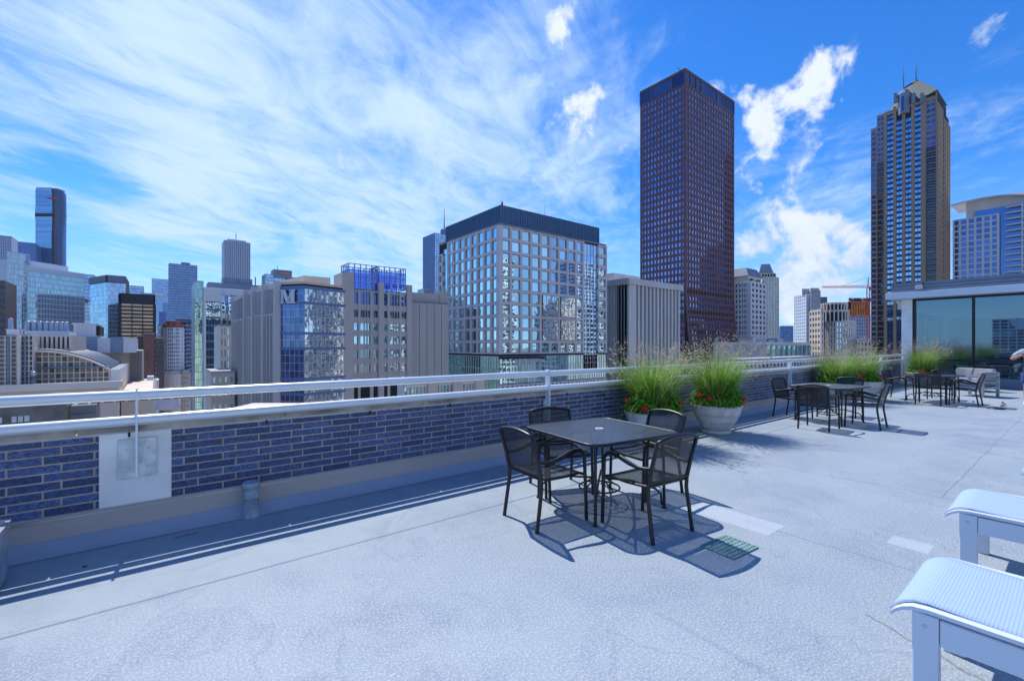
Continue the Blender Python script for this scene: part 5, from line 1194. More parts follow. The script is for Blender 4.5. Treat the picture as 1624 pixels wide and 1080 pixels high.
def make_table(lab):
    r = empty('patio_table', (0, 0, 0), 0, lab, 'table'); S = .555; rc = .13; ir = M['darkiron']
    def rr(s, n=8):
        P = []
        for k, (sx, sy) in enumerate(((1, 1), (-1, 1), (-1, -1), (1, -1))):
            for i in range(n + 1): a = math.pi / 2 * (k + i / n); P.append((sx * (s - rc) + rc * math.cos(a), sy * (s - rc) + rc * math.sin(a)))
        return P
    o_ = rr(S - .004); m = MB(); hole = [(.024 * math.cos(2 * math.pi * i / len(o_) + math.pi / 4 * 0), .024 * math.sin(2 * math.pi * i / len(o_))) for i in range(len(o_))]; n = len(o_)
    m.add([(p[0], p[1], .738) for p in o_] + [(p[0], p[1], .741) for p in hole], [(i, (i + 1) % n, n + (i + 1) % n, n + i) for i in range(n)]); m.build('tabletop', M['meshtop'], r)
    m = MB(); q = rr(S); q.append(q[0]); m.tube([(p[0], p[1], .728) for p in q], .0145, 8, cap=False); m.build('rim', ir, r)
    m = MB(); m.lathe([(.022, .70), (.022, .744), (.030, .748), (.040, .746), (.042, .741), (.026, .738)], n=20); m.build('umbrella_ring', M['white_panel'], r)
    for sx in (-1, 1):
        for sy in (-1, 1):
            m = MB(); D = Vector((sx, sy, 0)).normalized(); L = .62
            m.tube([D * L, D * (L - .005) + Vector((0, 0, .35)), D * (L - .01) + Vector((0, 0, .58)), D * (L - .03) + Vector((0, 0, .66)), D * (L + .0) + Vector((0, 0, .715))], .014, 8)
            m.lathe([(.022, 0), (.022, .014), (.012, .02)], (D * L).x, (D * L).y, 12)
            m.build('leg', ir, r)
            m = MB(); s2 = Vector((-sy, sx, 0)).normalized() * .0
            m.tube([D * (L - .012) + Vector((0, 0, .50)), D * (L - .04) + Vector((0, 0, .56)), D * (L - .10) + Vector((0, 0, .60)), D * .22 + Vector((0, 0, .70)), D * .12 + Vector((0, 0, .722))], .010, 7); m.build('brace', ir, r)
            m = MB(); m.tube([D * (L - .025) + Vector((0, 0, .03)), D * (L - .03) + Vector((0, 0, .13)), D * (L - .08) + Vector((0, 0, .18)), D * .30 + Vector((0, 0, .245)), D * .03 + Vector((0, 0, .25))], .011, 7); m.build('stretcher', ir, r)
    m = MB(); m.tube([(.20 * math.cos(R(a)), .20 * math.sin(R(a)), .16) for a in range(0, 361, 12)], .009, 7, cap=False)
    for a in range(0, 360, 90): m.tube([(.20 * math.cos(R(a)), .20 * math.sin(R(a)), .16), (.06 * math.cos(R(a)), .06 * math.sin(R(a)), .25)], .008, 6)
    m.build('umbrella_base_ring', ir, r)
    m = MB(); m.tube([(-.50, -.50, .715), (.5, .5, .715)], .011, 6); m.tube([(-.5, .5, .712), (.5, -.5, .712)], .011, 6); m.build('underframe', ir, r)
    return r
ch0 = make_chair('x'); tree_ch = get_tree(ch0); tb0 = make_table('x'); tree_tb = get_tree(tb0)
first = [True, True]
def place_chair(x, y, facing, lab, grp):
    """x, y = middle of the chair; facing = direction it looks, degrees from +X"""
    o = ch0 if first[0] else copy_tree(ch0, tree_ch); first[0] = False
    o.location = (x, y, 0); o.rotation_euler = (0, 0, R(facing - 90)); o['label'] = lab; o['group'] = grp; return o
def place_table(x, y, rz, lab):
    o = tb0 if first[1] else copy_tree(tb0, tree_tb); first[1] = False
    o.location = (x, y, 0); o.rotation_euler = (0, 0, R(rz)); o['label'] = lab; o['group'] = 'square perforated patio tables'
cg = 'mesh backed chairs around the patio tables'
place_table(3.50, 3.06, -7, 'nearest square black perforated table, with a pale umbrella ring at its centre')
place_chair(3.37, 2.42, 85, 'black mesh chair nearest the camera, between the near table and the floor drain', cg)
place_chair(2.82, 3.11, -4, 'black mesh chair on the left side of the near table, seen from behind', cg)
place_chair(3.50, 3.62, -112, 'black mesh chair between the near table and the brick parapet', cg)
place_chair(4.17, 3.00, 172, 'black mesh chair on the far right of the near table, overlapping a planter', cg)
place_table(10.98, 3.40, -8, 'middle square black table, seen just beyond the two nearest planters')
place_chair(9.86, 3.22, 2, 'black mesh chair seen squarely from behind, nearest the camera at the middle table', cg)
place_chair(10.92, 4.05, -100, 'black mesh chair standing closest to the parapet rail post at the middle table', cg)
place_chair(10.80, 2.74, 92, 'black mesh chair at the right of the middle table, turned edge on', cg)
place_chair(12.05, 3.42, 180, 'black mesh chair on the far side of the middle table, before the two grass planters', cg)
place_table(17.05, 2.80, -8, 'farthest square black table, near the silver sofa set')
place_chair(16.22, 2.70, 0, 'black mesh chair seen from behind at the farthest table', cg)
place_chair(17.2, 3.55, -98, 'black mesh chair beside the parapet end at the farthest table', cg)
place_chair(16.72, 2.10, 88, 'black mesh chair turned edge on at the right of the farthest table', cg)
place_chair(17.95, 2.75, 180, 'black mesh chair on the far side of the farthest table, by the pavilion planter', cg)
# ---- planters with fountain grass and geraniums
def make_pot():
    r = empty('planter', (0, 0, 0), 0, 'x', 'planter', 'round cast stone planters')
    m = MB(); m.lathe([(0, .004), (.27, .004), (.275, .03), (.275, .06), (.24, .062)], n=40); m.build('saucer', M['pot'], r)
    m = MB(); m.lathe([(.225, .062), (.245, .075), (.29, .12), (.335, .18), (.338, .186), (.343, .187), (.375, .25), (.402, .31), (.404, .317), (.409, .318), (.428, .375), (.445, .43), (.455, .47), (.472, .482), (.478, .498), (.472, .512), (.445, .516), (.43, .505), (.425, .44)], n=56); m.build('pot', M['pot'], r)
    m = MB(); m.lathe([(.43, .455), (.25, .475), (0, .485)], n=32); m.build('soil', M['soil'], r)
    return r
def make_grass(seed, bl=720, h=1.0):
    rnd = random.Random(seed); r = empty('ornamental_grass', (0, 0, .48), 0, 'x', 'plant', 'clumps of fountain grass in the planters')
    m = MB()
    def ribbon(base, az_, L, lean, droop, w, n=5, mb=m, m_=0):
        d = Vector((math.cos(az_), math.sin(az_), 0)); sd = Vector((-d.y, d.x, 0)); pts = []
        ang = math.pi / 2 - lean; p = Vector(base); st = L / n
        for i in range(n + 1):
            pts.append(p.copy()); p = p + (d * math.cos(ang) + Vector((0, 0, math.sin(ang)))) * st; ang -= droop / n
        vs = []
        for i, q in enumerate(pts): ww = w * (1 - (i / n) ** 1.6) + .0006; vs += [q - sd * ww / 2, q + sd * ww / 2]
        mb.add(vs, [(2 * i, 2 * i + 1, 2 * i + 3, 2 * i + 2) for i in range(n)], m_, True); return pts
    for _ in range(bl):
        a = rnd.uniform(0, 2 * math.pi); rb_ = .20 * math.sqrt(rnd.random()); base = (rb_ * math.cos(a), rb_ * math.sin(a), 0)
        ribbon(base, a + rnd.gauss(0, .5), rnd.uniform(.5, 1.12) * h, abs(rnd.gauss(.20, .2)), rnd.uniform(.4, 1.9), rnd.uniform(.010, .017))
    for _ in range(int(bl * .55)):
        a = rnd.uniform(0, 2 * math.pi); rb_ = .24 * math.sqrt(rnd.random()); base = (rb_ * math.cos(a), rb_ * math.sin(a), 0)
        ribbon(base, a + rnd.gauss(0, .7), rnd.uniform(.8, 1.15) * h, abs(rnd.gauss(.2, .16)), rnd.uniform(.5, 1.5), rnd.uniform(.008, .013))
    for _ in range(300):
        a = rnd.uniform(0, 2 * math.pi); rb_ = .25; base = (rb_ * math.cos(a), rb_ * math.sin(a), 0)
        ribbon(base, a + rnd.gauss(0, .5), rnd.uniform(.3, .5) * h, rnd.uniform(.5, 1.0), rnd.uniform(.8, 2.0), rnd.uniform(.010, .018))
    m.build('blades', M['blade'], r); md = MB()
    for _ in range(90):
        a = rnd.uniform(0, 2 * math.pi); base = (.18 * math.cos(a) * rnd.random(), .18 * math.sin(a) * rnd.random(), 0)
        ribbon(base, a + rnd.gauss(0, .6), rnd.uniform(.4, .95) * h, rnd.uniform(.15, .9), rnd.uniform(.6, 2.4), rnd.uniform(.006, .012), mb=md)
    md.build('dry_blades', M['plume'], r)
    m2 = MB()
    for _ in range(130):
        a = rnd.uniform(0, 2 * math.pi); rb_ = .15 * math.sqrt(rnd.random()); L = rnd.uniform(.85, 1.24) * h
        pts = ribbon((rb_ * math.cos(a), rb_ * math.sin(a), 0), a + rnd.gauss(0, .4), L, abs(rnd.gauss(.36, .2)), rnd.uniform(.1, .6), .006, 5, m2)
        tip = pts[-1]; dr = (pts[-1] - pts[-3]).normalized()
        for k in range(16):
            q = tip - dr * rnd.uniform(-.08, .20) + Vector((rnd.gauss(0, 1), rnd.gauss(0, 1), rnd.gauss(0, 1))) * .024; e = (dr + Vector((rnd.gauss(0, .6), rnd.gauss(0, .6), rnd.gauss(0, .5)))).normalized() * rnd.uniform(.018, .042); s2 = Vector((rnd.gauss(0, 1), rnd.gauss(0, 1), rnd.gauss(0, 1))).normalized() * .009
            m2.add([q - s2, q + s2, q + e], [(0, 1, 2)])
    m2.build('plumes', M['plume'], r); return r
def make_ger(seed, flowers):
    rnd = random.Random(seed); r = empty('geranium', (0, 0, .48), 0, 'x', 'flowers', 'geraniums around the grass in the planters')
    m = MB()
    for _ in range(2300):
        a = rnd.uniform(0, 2 * math.pi); rr = .27 + .17 * rnd.random() ** .7; z = .02 + rnd.random() * (.24 - (rr - .3) * .5) * (1 + .5 * math.sin(a * 3 + seed)); p = Vector((rr * math.cos(a), rr * math.sin(a), z))
        nrm = Vector((math.cos(a) * .7 + rnd.gauss(0, .5), math.sin(a) * .7 + rnd.gauss(0, .5), 1)).normalized(); t1 = nrm.cross(Vector((rnd.random(), rnd.random(), rnd.random()))).normalized(); t2 = nrm.cross(t1); s = rnd.uniform(.018, .032)
        m.add([p + (t1 * math.cos(k * math.pi / 3) + t2 * math.sin(k * math.pi / 3)) * s * (1 if k % 2 else .82) for k in range(6)], [tuple(range(6))])
    m.build('foliage', M['gleaf'], r)
    for (ang, rr, z) in flowers:
        f = MB(); c = Vector((rr * math.cos(R(ang)), rr * math.sin(R(ang)), z))
        for _ in range(46):
            v = Vector((rnd.gauss(0, 1), rnd.gauss(0, 1), rnd.gauss(0, 1))).normalized(); q = c + v * .046; t1 = v.cross(Vector((.3, .7, .2))).normalized(); t2 = v.cross(t1); s = .020
            f.add([q + (t1 * math.cos(k * 2 * math.pi / 5) + t2 * math.sin(k * 2 * math.pi / 5)) * s for k in range(5)], [tuple(range(5))])
        f.tube([c, (c.x * .8, c.y * .8, .02)], .003, 4, 0); f.build('flower_head', M['red'], r)
    return r
pot0 = make_pot(); ptree = get_tree(pot0)
PL = [((6.30, 4.40), 'planter mostly hidden behind the near chair, against the parapet', 'tuft of grass with tan plumes rising behind the near table, left of its twin', 'red geraniums in the planter behind the near chair', [(150, .42, .22), (200, .43, .12), (-60, .42, .2), (-30, .46, .1), (-95, .25, .2)], 1.0),
      ((7.98, 4.22), 'whole round stone planter standing in the open right of the near table', 'full clump of feathery grass in the whole round stone planter', 'geraniums in the open stone planter, one red bloom at its right rim', [(-70, .44, .12), (170, .42, .22), (190, .4, .16)], 1.05),
      ((14.7, 4.40), 'left of the two planters behind the middle table, mostly hidden', 'left clump of the two grasses behind the middle table', 'geraniums under the left grass behind the middle table', [(-120, .4, .12)], .95),
      ((16.1, 4.15), 'right of the two planters behind the middle table, its stone side showing', 'right clump of the two grasses behind the middle table', 'geraniums with red blooms under the right grass behind the middle table', [(190, .4, .2), (-100, .42, .2), (-60, .44, .14), (150, .42, .14)], 1.0),
      ((22.7, 4.0), 'farthest planter, in front of the pavilion corner column', 'farthest grass clump, in front of the pavilion glass', 'farthest geraniums with large red blooms by the pavilion', [(180, .42, .16), (200, .44, .1), (-95, .45, .15), (-110, .44, .08), (-120, .45, .2), (215, .3, .24)], 1.12)]
for i, (p, l1, l2, l3, fls, sc) in enumerate(PL):
    o = pot0 if i == 0 else copy_tree(pot0, ptree); o.location = (p[0], p[1], 0); o.rotation_euler = (0, 0, i * 1.3); o['label'] = l1
    o.scale = (.92, .92, 1.0) if i < 2 else (1.02, 1.02, 1.05)
    g_ = make_grass(10 + i, 850 if i < 2 else 520, sc); g_.location = (p[0], p[1], .49); g_['label'] = l2
    q = make_ger(30 + i, fls); q.location = (p[0], p[1], .48); q['label'] = l3
# ---- white sling loungers
def make_lounger(lab):
    r = empty('sun_lounger', (0, 0, 0), 0, lab, 'sun lounger', 'white sling loungers at the right edge'); wp = M['whitepaint']; L = 1.95; hw = .335
    for s in (-1, 1):
        for y in (0, -1.45):
            m = MB(); m.box(s * hw - .026, s * hw + .026, y - .055, y + .03, 0, .452 if y > -1 else .33); bevel(m.build('leg', wp, r), .006)
        for y_ in (-.012, -.012 - 1.45):
            m = MB(); m.tube([(s * (hw + .0255), y_, .40 if y_ > -1 else .29), (s * (hw + .029), y_, .40 if y_ > -1 else .29)], .008, 12); m.build('screw_cap', M['galv'], r)
        m = MB(); m.box(s * hw - .021, s * hw + .021, -L, -.057, .335, .445); bevel(m.build('side_rail', wp, r), .005)
        m = MB(); ps = [(.10, .415), (.088, .432), (.062, .453), (.03, .468), (-.02, .474), (-.3, .474), (-L, .474)]
        for i in range(len(ps) - 1):
            (y0, z0), (y1, z1) = ps[i], ps[i + 1]; m.hexa([(s * hw - .028, y0, z0 - .016), (s * hw + .028, y0, z0 - .016), (s * hw + .028, y1, z1 - .016), (s * hw - .028, y1, z1 - .016), (s * hw - .028, y0, z0), (s * hw + .028, y0, z0), (s * hw + .028, y1, z1), (s * hw - .028, y1, z1)])
        m.build('sling_track', wp, r)
    m = MB(); m.box(-hw + .028, hw - .028, -.03, .01, .36, .43); m.build('cross_bar', wp, r); m = MB(); m.box(-hw + .023, hw - .023, -1.46, -1.42, .34, .40); m.build('cross_bar', wp, r)
    m = MB(); ps = [(.108, .41), (.10, .424), (.088, .44), (.062, .462), (.03, .477), (-.02, .481), (-.15, .475), (-.5, .464), (-1.0, .464), (-1.3, .474)]
    nx = 10; x = hw - .012
    vs = []; 
    for (y, z) in ps:
        for i in range(nx + 1): k = i / nx; vs.append((-x + 2 * x * k, y, z - .008 * math.sin(math.pi * k)))
    m.add(vs, [(a * (nx + 1) + i, a * (nx + 1) + i + 1, (a + 1) * (nx + 1) + i + 1, (a + 1) * (nx + 1) + i) for a in range(len(ps) - 1) for i in range(nx)], 0, True)
    o = m.build('sling', M['sling'], r); sd = o.modifiers.new('t', 'SOLIDIFY'); sd.thickness = .004; sd.offset = -1
    m = MB(); m.hexa([(-x, -1.32, .478), (x, -1.32, .478), (x, -1.95, .80), (-x, -1.95, .80), (-x, -1.32, .484), (x, -1.32, .484), (x, -1.95, .806), (-x, -1.95, .806)]); m.build('backrest', M['sling'], r)
    return r
lo0 = make_lounger('white lounger closest to the camera, its foot end filling the lower right corner'); lt = get_tree(lo0)
lo0.location = (2.90, .455, 0); lo0.rotation_euler = (0, 0, R(.5))
o = copy_tree(lo0, lt); o.location = (4.62, .54, 0); o.rotation_euler = (0, 0, R(1)); o['label'] = 'second white lounger at the right edge, just beyond the closest one'
o = copy_tree(lo0, lt); o.location = (6.50, .31, 0); o.rotation_euler = (0, 0, R(0)); o['label'] = 'third white lounger, only its tip showing at the right edge'
# ---- silver sofa set
def sofa(name, lab, cat, x, y, facing, w, hb=.66):
    r = empty(name, (x, y, 0), R(facing - 90), lab, cat, 'silver framed sofa set'); D = .74; al = M['alu']
    for s in (-1, 1):
        for yy_ in (-D / 2 + .035, D / 2 - .035):
            m = MB(); m.box(s * w / 2 - .03, s * w / 2 + .03, yy_ - .035, yy_ + .035, 0, .60 if yy_ > 0 else .66); bevel(m.build('leg', al, r), .006)
        m = MB(); m.box(s * w / 2 - .035, s * w / 2 + .035, -D / 2, D / 2 + .02, .60 - .002, .632); bevel(m.build('armrest', al, r), .006)
    m = MB(); m.box(-w / 2 + .032, w / 2 - .032, -D / 2, D / 2, .24, .30); bevel(m.build('seat_frame', al, r), .004)
    m = MB()
    for z in (.42, .62): m.box(-w / 2 + .032, w / 2 - .032, -D / 2 + .005, -D / 2 + .035, z, z + .045)
    m.build('back_rail', al, r)
    m = MB(); m.box(-w / 2 + .045, w / 2 - .045, -D / 2 + .12, D / 2 - .02, .302, .44); bevel(m.build('seat_cushion', M['cushion'], r), .04, 4)
    k = 1 if w < 1 else 2; ww = (w - .1) / k
    for i in range(k):
        m = MB(); x0 = -w / 2 + .05 + i * ww; m.hexa([(x0 + .01, -D / 2 + .06, .43), (x0 + ww - .01, -D / 2 + .06, .43), (x0 + ww - .01, -D / 2 + .24, .43), (x0 + .01, -D / 2 + .24, .43), (x0 + .01, -D / 2 - .02, .76), (x0 + ww - .01, -D / 2 - .02, .76), (x0 + ww - .01, -D / 2 + .13, .77), (x0 + .01, -D / 2 + .13, .77)]); bevel(m.build('back_cushion', M['cushion'], r), .05, 4)
    return r
sofa('armchair', 'silver framed armchair with grey cushions, its slatted back towards the camera', 'armchair', 20.05, 2.28, 72, .80)
sofa('loveseat', 'silver framed two seat sofa with pale grey cushions against the pavilion', 'sofa', 22.35, 2.75, 145, 1.35)
# ---- small pink thing on floor and a flat dark disc beside it
r = empty('floor_hatch', (16.35, 1.50, 0), 0, 'flat dark drain cover beside the small pink scrap on the floor', 'drain cover'); m = MB(); m.lathe([(.17, .003), (.17, .012), (.1, .03), (0, .034)], n=20); m.build('cover', M['darkiron'], r)
m = MB(); rnd = random.Random(4)
for i in range(26):
    c = Vector((rnd.gauss(0, .028), rnd.gauss(0, .028), .02 + abs(rnd.gauss(.05, .035)))); vs = [c + Vector((rnd.gauss(0, 1), rnd.gauss(0, 1), rnd.gauss(0, 1))).normalized() * .032 for _ in range(4)]; m.add(vs, [(0, 1, 2, 3)])
o = m.build('fallen_petals', matte('coral_pink', (.85, .28, .24), .8)); o.location = (16.75, 1.41, 0); tag(o, 'crumpled coral pink scrap of petals lying on the pale floor', 'petals')
# ---- glass pavilion
PX = 24.4; r = empty('glass_pavilion', (PX, 0, 0), 0, 'glass walled rooftop pavilion with blue grey fascia at the end of the terrace', 'pavilion')
def pz(u, v, X=PX): return zat(nX(u, X), v)
def py(u, X=PX): return nX(u, X)[1]
def qb(mb, name, mat, b_=0): o = mb.build(name, mat, r); o.location = (-PX, 0, 0); (bevel(o, b_) if b_ else None); return o
y_end = py(1421.5); zf0, zf1 = pz(1424, 464.5, PX - .5), pz(1424, 450, PX - .5); zg = pz(1450, 474.5)
m = MB(); m.box(PX - .48, PX + 12.4, -9, y_end + .05, zf0, zf1); n_ = 3
for k in range(3): z = zf0 + (zf1 - zf0) * (k + .12) / 3; m.box(PX - .51, PX - .48, -9, y_end + .06, z, z + (zf1 - zf0) * .27)
qb(m, 'fascia', M['fascia'])
m = MB(); m.box(PX - .62, PX + 12.3, -9, y_end + .22, zg + .0, zf0 - .002); qb(m, 'roof_edge', M['whitepaint'], .01)
m = MB(); m.box(PX - .08, PX + .3, py(1447.5), py(1430.5), 0, zg - .003); qb(m, 'corner_column', M['stucco'], .01)
m = MB(); m.box(PX + .31, PX + 7.5, y_end - .25, y_end, 0, .02); m.box(PX + 12.1, PX + 12.3, -9, y_end - .26, 0, 3.05); m.box(PX + .1, PX + 12, -9, y_end - .26, .01, .03); qb(m, 'rear_wall', M['fascia'])
zs_ = .34; zb_ = pz(1544, 572); mull = [py(1450.2), py(1544), py(1544) - 2.0, py(1544) - 4.0, -8.9]
m = MB()
for y in mull: m.box(PX - .04, PX + .06, y - .04, y + .04, zs_, zg - .004)
m.box(PX - .035, PX + .055, -9, mull[0], zb_ - .035, zb_ + .035); m.box(PX - .035, PX + .055, -9, mull[0], zg - .08, zg - .005); qb(m, 'window_frame', M['darkiron'])
m = MB(); m.box(PX - .12, PX + .1, -9, py(1448), .004, zs_ - .002); qb(m, 'sill', M['fascia'], .01)
for i in range(len(mull) - 1):
    for (z0, z1) in ((zs_, zb_ - .04), (zb_ + .04, zg - .085)):
        m = MB(); m.box(PX + .002, PX + .014, mull[i + 1] + .045, mull[i] - .045, z0 + .003, z1); qb(m, 'window_pane', M['pavglass'])
m = MB(); m.box(PX - .05, PX + .0, py(1453), py(1451) + .05, zs_, zg - .1); qb(m, 'jamb', M['darkiron'])
m = MB(); m.box(PX + .1, PX + 12, -9, y_end - .02, 3.07, zg - .01); qb(m, 'ceiling', M['beige_light'])
for ua, ub in ((1456, 1466.5), (1489, 1494), (1513, 1517.5), (1520, 1524), (1538, 1541)):
    m = MB(); m.box(nY(ua, y_end - .2)[0], nY(ub, y_end - .2)[0], y_end - .2, y_end - .02, .021, 3.068); qb(m, 'side_column', M['fascia'])
for k in range(0): 
    m = MB(); y = 4.1 - k * .62; n = 8
    for j in range(n): m.tube([(PX + .5 + .05 * (j % 2), y - j * .035, .05), (PX + .5 + .05 * (j % 2), y - j * .035, zg - .05)], .022, 6)
    qb(m, 'curtain', M['cushion']) if k in (0, 2, 4) else None
yl = py(1463.5); zl = pz(1463.5, 455.5, PX - .5)
r2 = empty('wall_floodlight', (PX - .58, yl, zl), 0, 'small white floodlight on the front of the pavilion fascia', 'light')
m = MB(); m.box(-.12, .02, -.1, .1, -.07, .07); bevel(m.build('housing', M['whitepaint'], r2), .015); m = MB(); m.box(-.126, -.121, -.075, .075, -.05, .05); m.build('lens', M['galv'], r2); m = MB(); m.tube([(.0, 0, .05), (.0, -.1, .17), (.05, -.16, .1)], .012, 6); m.build('conduit', M['darkiron'], r2)
def armchair_in(x, y, lab):
    q = empty('lounge_chair', (x, y, .03), R(180), lab, 'chair', 'pale lounge chairs inside the pavilion'); m = MB(); m.box(-.35, .35, -.33, .33, .12, .42); bevel(m.build('seat', M['cushion'], q), .05, 3); m = MB(); m.box(-.42, -.28, -.33, .33, .2, .85); bevel(m.build('backrest', M['cushion'], q), .05, 3); m = MB()
    for a in (-.28, .28):
        for b_ in (-.26, .26): m.box(a - .02, a + .02, b_ - .02, b_ + .02, 0, .12)
    m.build('legs', M['darkiron'], q)
armchair_in(26.2, 1.9, 'pale lounge chair behind the pavilion glass, at the right edge'); armchair_in(26.6, 3.2, 'pale lounge chair behind the pavilion glass, behind the sofa')
# ---- person at the right edge
def skin_mesh(name, verts, edges, radii, mat, parent, root=0, sub=2):
    me = bpy.data.meshes.new(name); me.from_pydata(verts, edges, []); me.materials.append(mat)
    o = link(bpy.data.objects.new(name, me)); o.parent = parent
    sk = o.modifiers.new('skin', 'SKIN'); sk.use_smooth_shade = True
    for i, q in enumerate(radii): me.skin_vertices[0].data[i].radius = (q, q) if isinstance(q, (int, float)) else q
    for i in range(len(verts)): me.skin_vertices[0].data[i].use_root = (i == root)
    sb = o.modifiers.new('sub', 'SUBSURF'); sb.levels = sub; sb.render_levels = sub; return o
pr = empty('person', (18.12, 1.02, 0), R(95), 'person in grey T-shirt and blue shorts, elbow bent, cut by the right edge', 'person')
V = [(0, 0, .95), (0, .01, 1.12), (0, .0, 1.30), (0, -.01, 1.42), (0, 0, 1.50), (0, .015, 1.56), (0, .02, 1.66), (0, .01, 1.73)]
Rr = [(.15, .115), (.135, .10), (.155, .105), (.12, .085), .055, .055, (.075, .088), (.065, .075)]
Ed = [(0, 1), (1, 2), (2, 3), (3, 4), (4, 5), (5, 6), (6, 7)]
def addc(p0, pts, rs):
    k = p0
    for q, r_ in zip(pts, rs): V.append(q); Rr.append(r_); Ed.append((k, len(V) - 1)); k = len(V) - 1
    return k
for s in (-1, 1):
    if s == 1: el, wr = (.37, -.02, 1.19), (.20, .20, 1.30)
    else: el, wr = (-.33, .03, 1.14), (-.14, .22, 1.26)
    k = addc(3, [(s * .17, -.01, 1.40), ((s * .19 + el[0]) / 2, -.01, 1.30), el, ((el[0] + wr[0]) / 2, (el[1] + wr[1]) / 2, (el[2] + wr[2]) / 2), wr], [.062, .052, .042, .042, .028])
    hd = Vector(wr) + Vector((-s * .045, .055, .035)); k = addc(k, [tuple(hd)], [(.036, .018)])
    addc(0, [(s * .095, 0, .86), (s * .10, .01, .68), (s * .105, .015, .50), (s * .105, -.015, .30), (s * .105, -.02, .10), (s * .108, .03, .045), (s * .112, .13, .03)], [.088, .080, .056, .052, .036, .042, .035])
    for j in range(4):
        b_ = hd + Vector((-.012 * s * 0 + (j - 1.5) * .017 * s, .01, .02 - abs(j - 1.5) * .004)); skin_mesh('finger', [tuple(b_ - Vector((0, .02, .01))), tuple(b_), tuple(b_ + Vector((-s * .012, .03, .012))), tuple(b_ + Vector((-s * .025, .045, -.004)))], [(0, 1), (1, 2), (2, 3)], [.009, .0088, .008, .007], M['skin'], pr, 0, 1)
    skin_mesh('thumb', [tuple(hd + Vector((s * .02, -.01, 0))), tuple(hd + Vector((s * .038, .015, .012))), tuple(hd + Vector((s * .03, .04, .02)))], [(0, 1), (1, 2)], [.011, .010, .008], M['skin'], pr, 0, 1)
skin_mesh('body', V, Ed, Rr, M['skin'], pr)
m = MB(); m.tube([(0, .098, 1.655), (0, .122, 1.632), (0, .10, 1.62)], [.008, .014, .008], 8); m.build('nose', M['skin'], pr)
for s in (-1, 1):
    m = MB(); m.lathe([(0, -.012), (.010, -.006), (.012, 0), (.010, .006), (0, .012)], s * .03, .098, 10); o = m.build('eye', M['void'], pr); o.location = (0, 0, 1.672)
    m = MB(); m.lathe([(0, -.03), (.012, -.02), (.014, .01), (0, .028)], s * .085, .005, 10); o = m.build('ear', M['skin'], pr); o.location = (0, 0, 1.655)
m = MB(); m.tube([(-.025, .098, 1.60), (0, .105, 1.598), (.025, .098, 1.60)], .005, 6); m.build('mouth', M['red_brown'], pr)
skin_mesh('hair', [(0, -.02, 1.66), (0, -.01, 1.72), (0, .03, 1.765)], [(0, 1), (1, 2)], [(.082, .085), (.082, .09), (.06, .07)], M['hair'], pr)
SV = [(0, 0, .93), (0, .01, 1.12), (0, 0, 1.30), (0, -.01, 1.42), (0, 0, 1.475)]; SR = [(.168, .13), (.155, .12), (.175, .122), (.14, .10), .065]; SE = [(0, 1), (1, 2), (2, 3), (3, 4)]
for s, el in ((1, (.37, -.02, 1.19)), (-1, (-.33, .03, 1.14))):
    SV += [(s * .18, -.01, 1.40), ((s * .2 + el[0]) / 2, -.01, 1.29), ((s * .06 + el[0] * .7), 0, 1.25)]; SR += [.082, .078, .078]; k = len(SV); SE += [(3, k - 3), (k - 3, k - 2), (k - 2, k - 1)]
skin_mesh('t_shirt', SV, SE, SR, M['shirt'], pr)
SV = [(0, 0, .98), (0, 0, .90)]; SR = [(.165, .128), (.17, .13)]; SE = [(0, 1)]
for s in (-1, 1): SV += [(s * .10, .005, .80), (s * .105, .01, .66), (s * .108, .012, .54)]; SR += [.108, .102, .098]; k = len(SV); SE += [(1, k - 3), (k - 3, k - 2), (k - 2, k - 1)]
skin_mesh('shorts', SV, SE, SR, M['shorts'], pr)
for s in (-1, 1): m = MB(); m.hexa([(s * .11 - .05, -.09, 0), (s * .11 + .05, -.09, 0), (s * .11 + .05, .19, 0), (s * .11 - .05, .19, 0), (s * .11 - .04, -.08, .09), (s * .11 + .04, -.08, .09), (s * .11 + .035, .16, .05), (s * .11 - .035, .16, .05)]); bevel(m.build('shoe', M['shoe'], pr), .02, 3)
# ================================================================== LIGHT, SKY, CAMERA
S = Vector((.085, .655, 1.0)).normalized(); el = math.asin(S.z); azm = math.atan2(S.x, S.y)
sun = bpy.data.lights.new('sun', 'SUN'); sun.energy = 4.0; sun.angle = R(.5); sun.color = (1, .97, .92)
so = link(bpy.data.objects.new('sun', sun)); so.rotation_euler = S.to_track_quat('Z', 'Y').to_euler(); so.location = (0, 0, 50)
wd = bpy.data.worlds.new('World'); scene.world = wd; wd.use_nodes = True; wd.node_tree.nodes.clear(); t = NT(wd.node_tree)
out = t.new('ShaderNodeOutputWorld'); bg = t.new('ShaderNodeBackground'); t.l.new(bg.outputs[0], out.inputs[0])
sk = t.new('ShaderNodeTexSky'); sk.sky_type = 'NISHITA'; sk.sun_disc = False; sk.sun_elevation = el; sk.sun_rotation = azm; sk.altitude = 200; sk.air_density = 1.0; sk.dust_density = .2; sk.ozone_density = 4.0
hs = t.new('ShaderNodeHueSaturation'); hs.inputs['Saturation'].default_value = SKY_SAT; hs.inputs['Value'].default_value = SKY_VAL; t.l.new(sk.outputs[0], hs.inputs['Color'])
base = t.mix(1.0, hs.outputs[0], SKY_TINT, 'MULTIPLY')
tc = t.new('ShaderNodeTexCoord').outputs['Generated']; nm = t.new('ShaderNodeVectorMath', operation='NORMALIZE'); t.l.new(tc, nm.inputs[0]); D_ = nm.outputs[0]
sp = t.new('ShaderNodeSeparateXYZ'); t.l.new(D_, sp.inputs[0])
def dirv(u, v): rx, ry = ray(u); return Vector((rx, ry, (HZ - v) / F)).normalized()
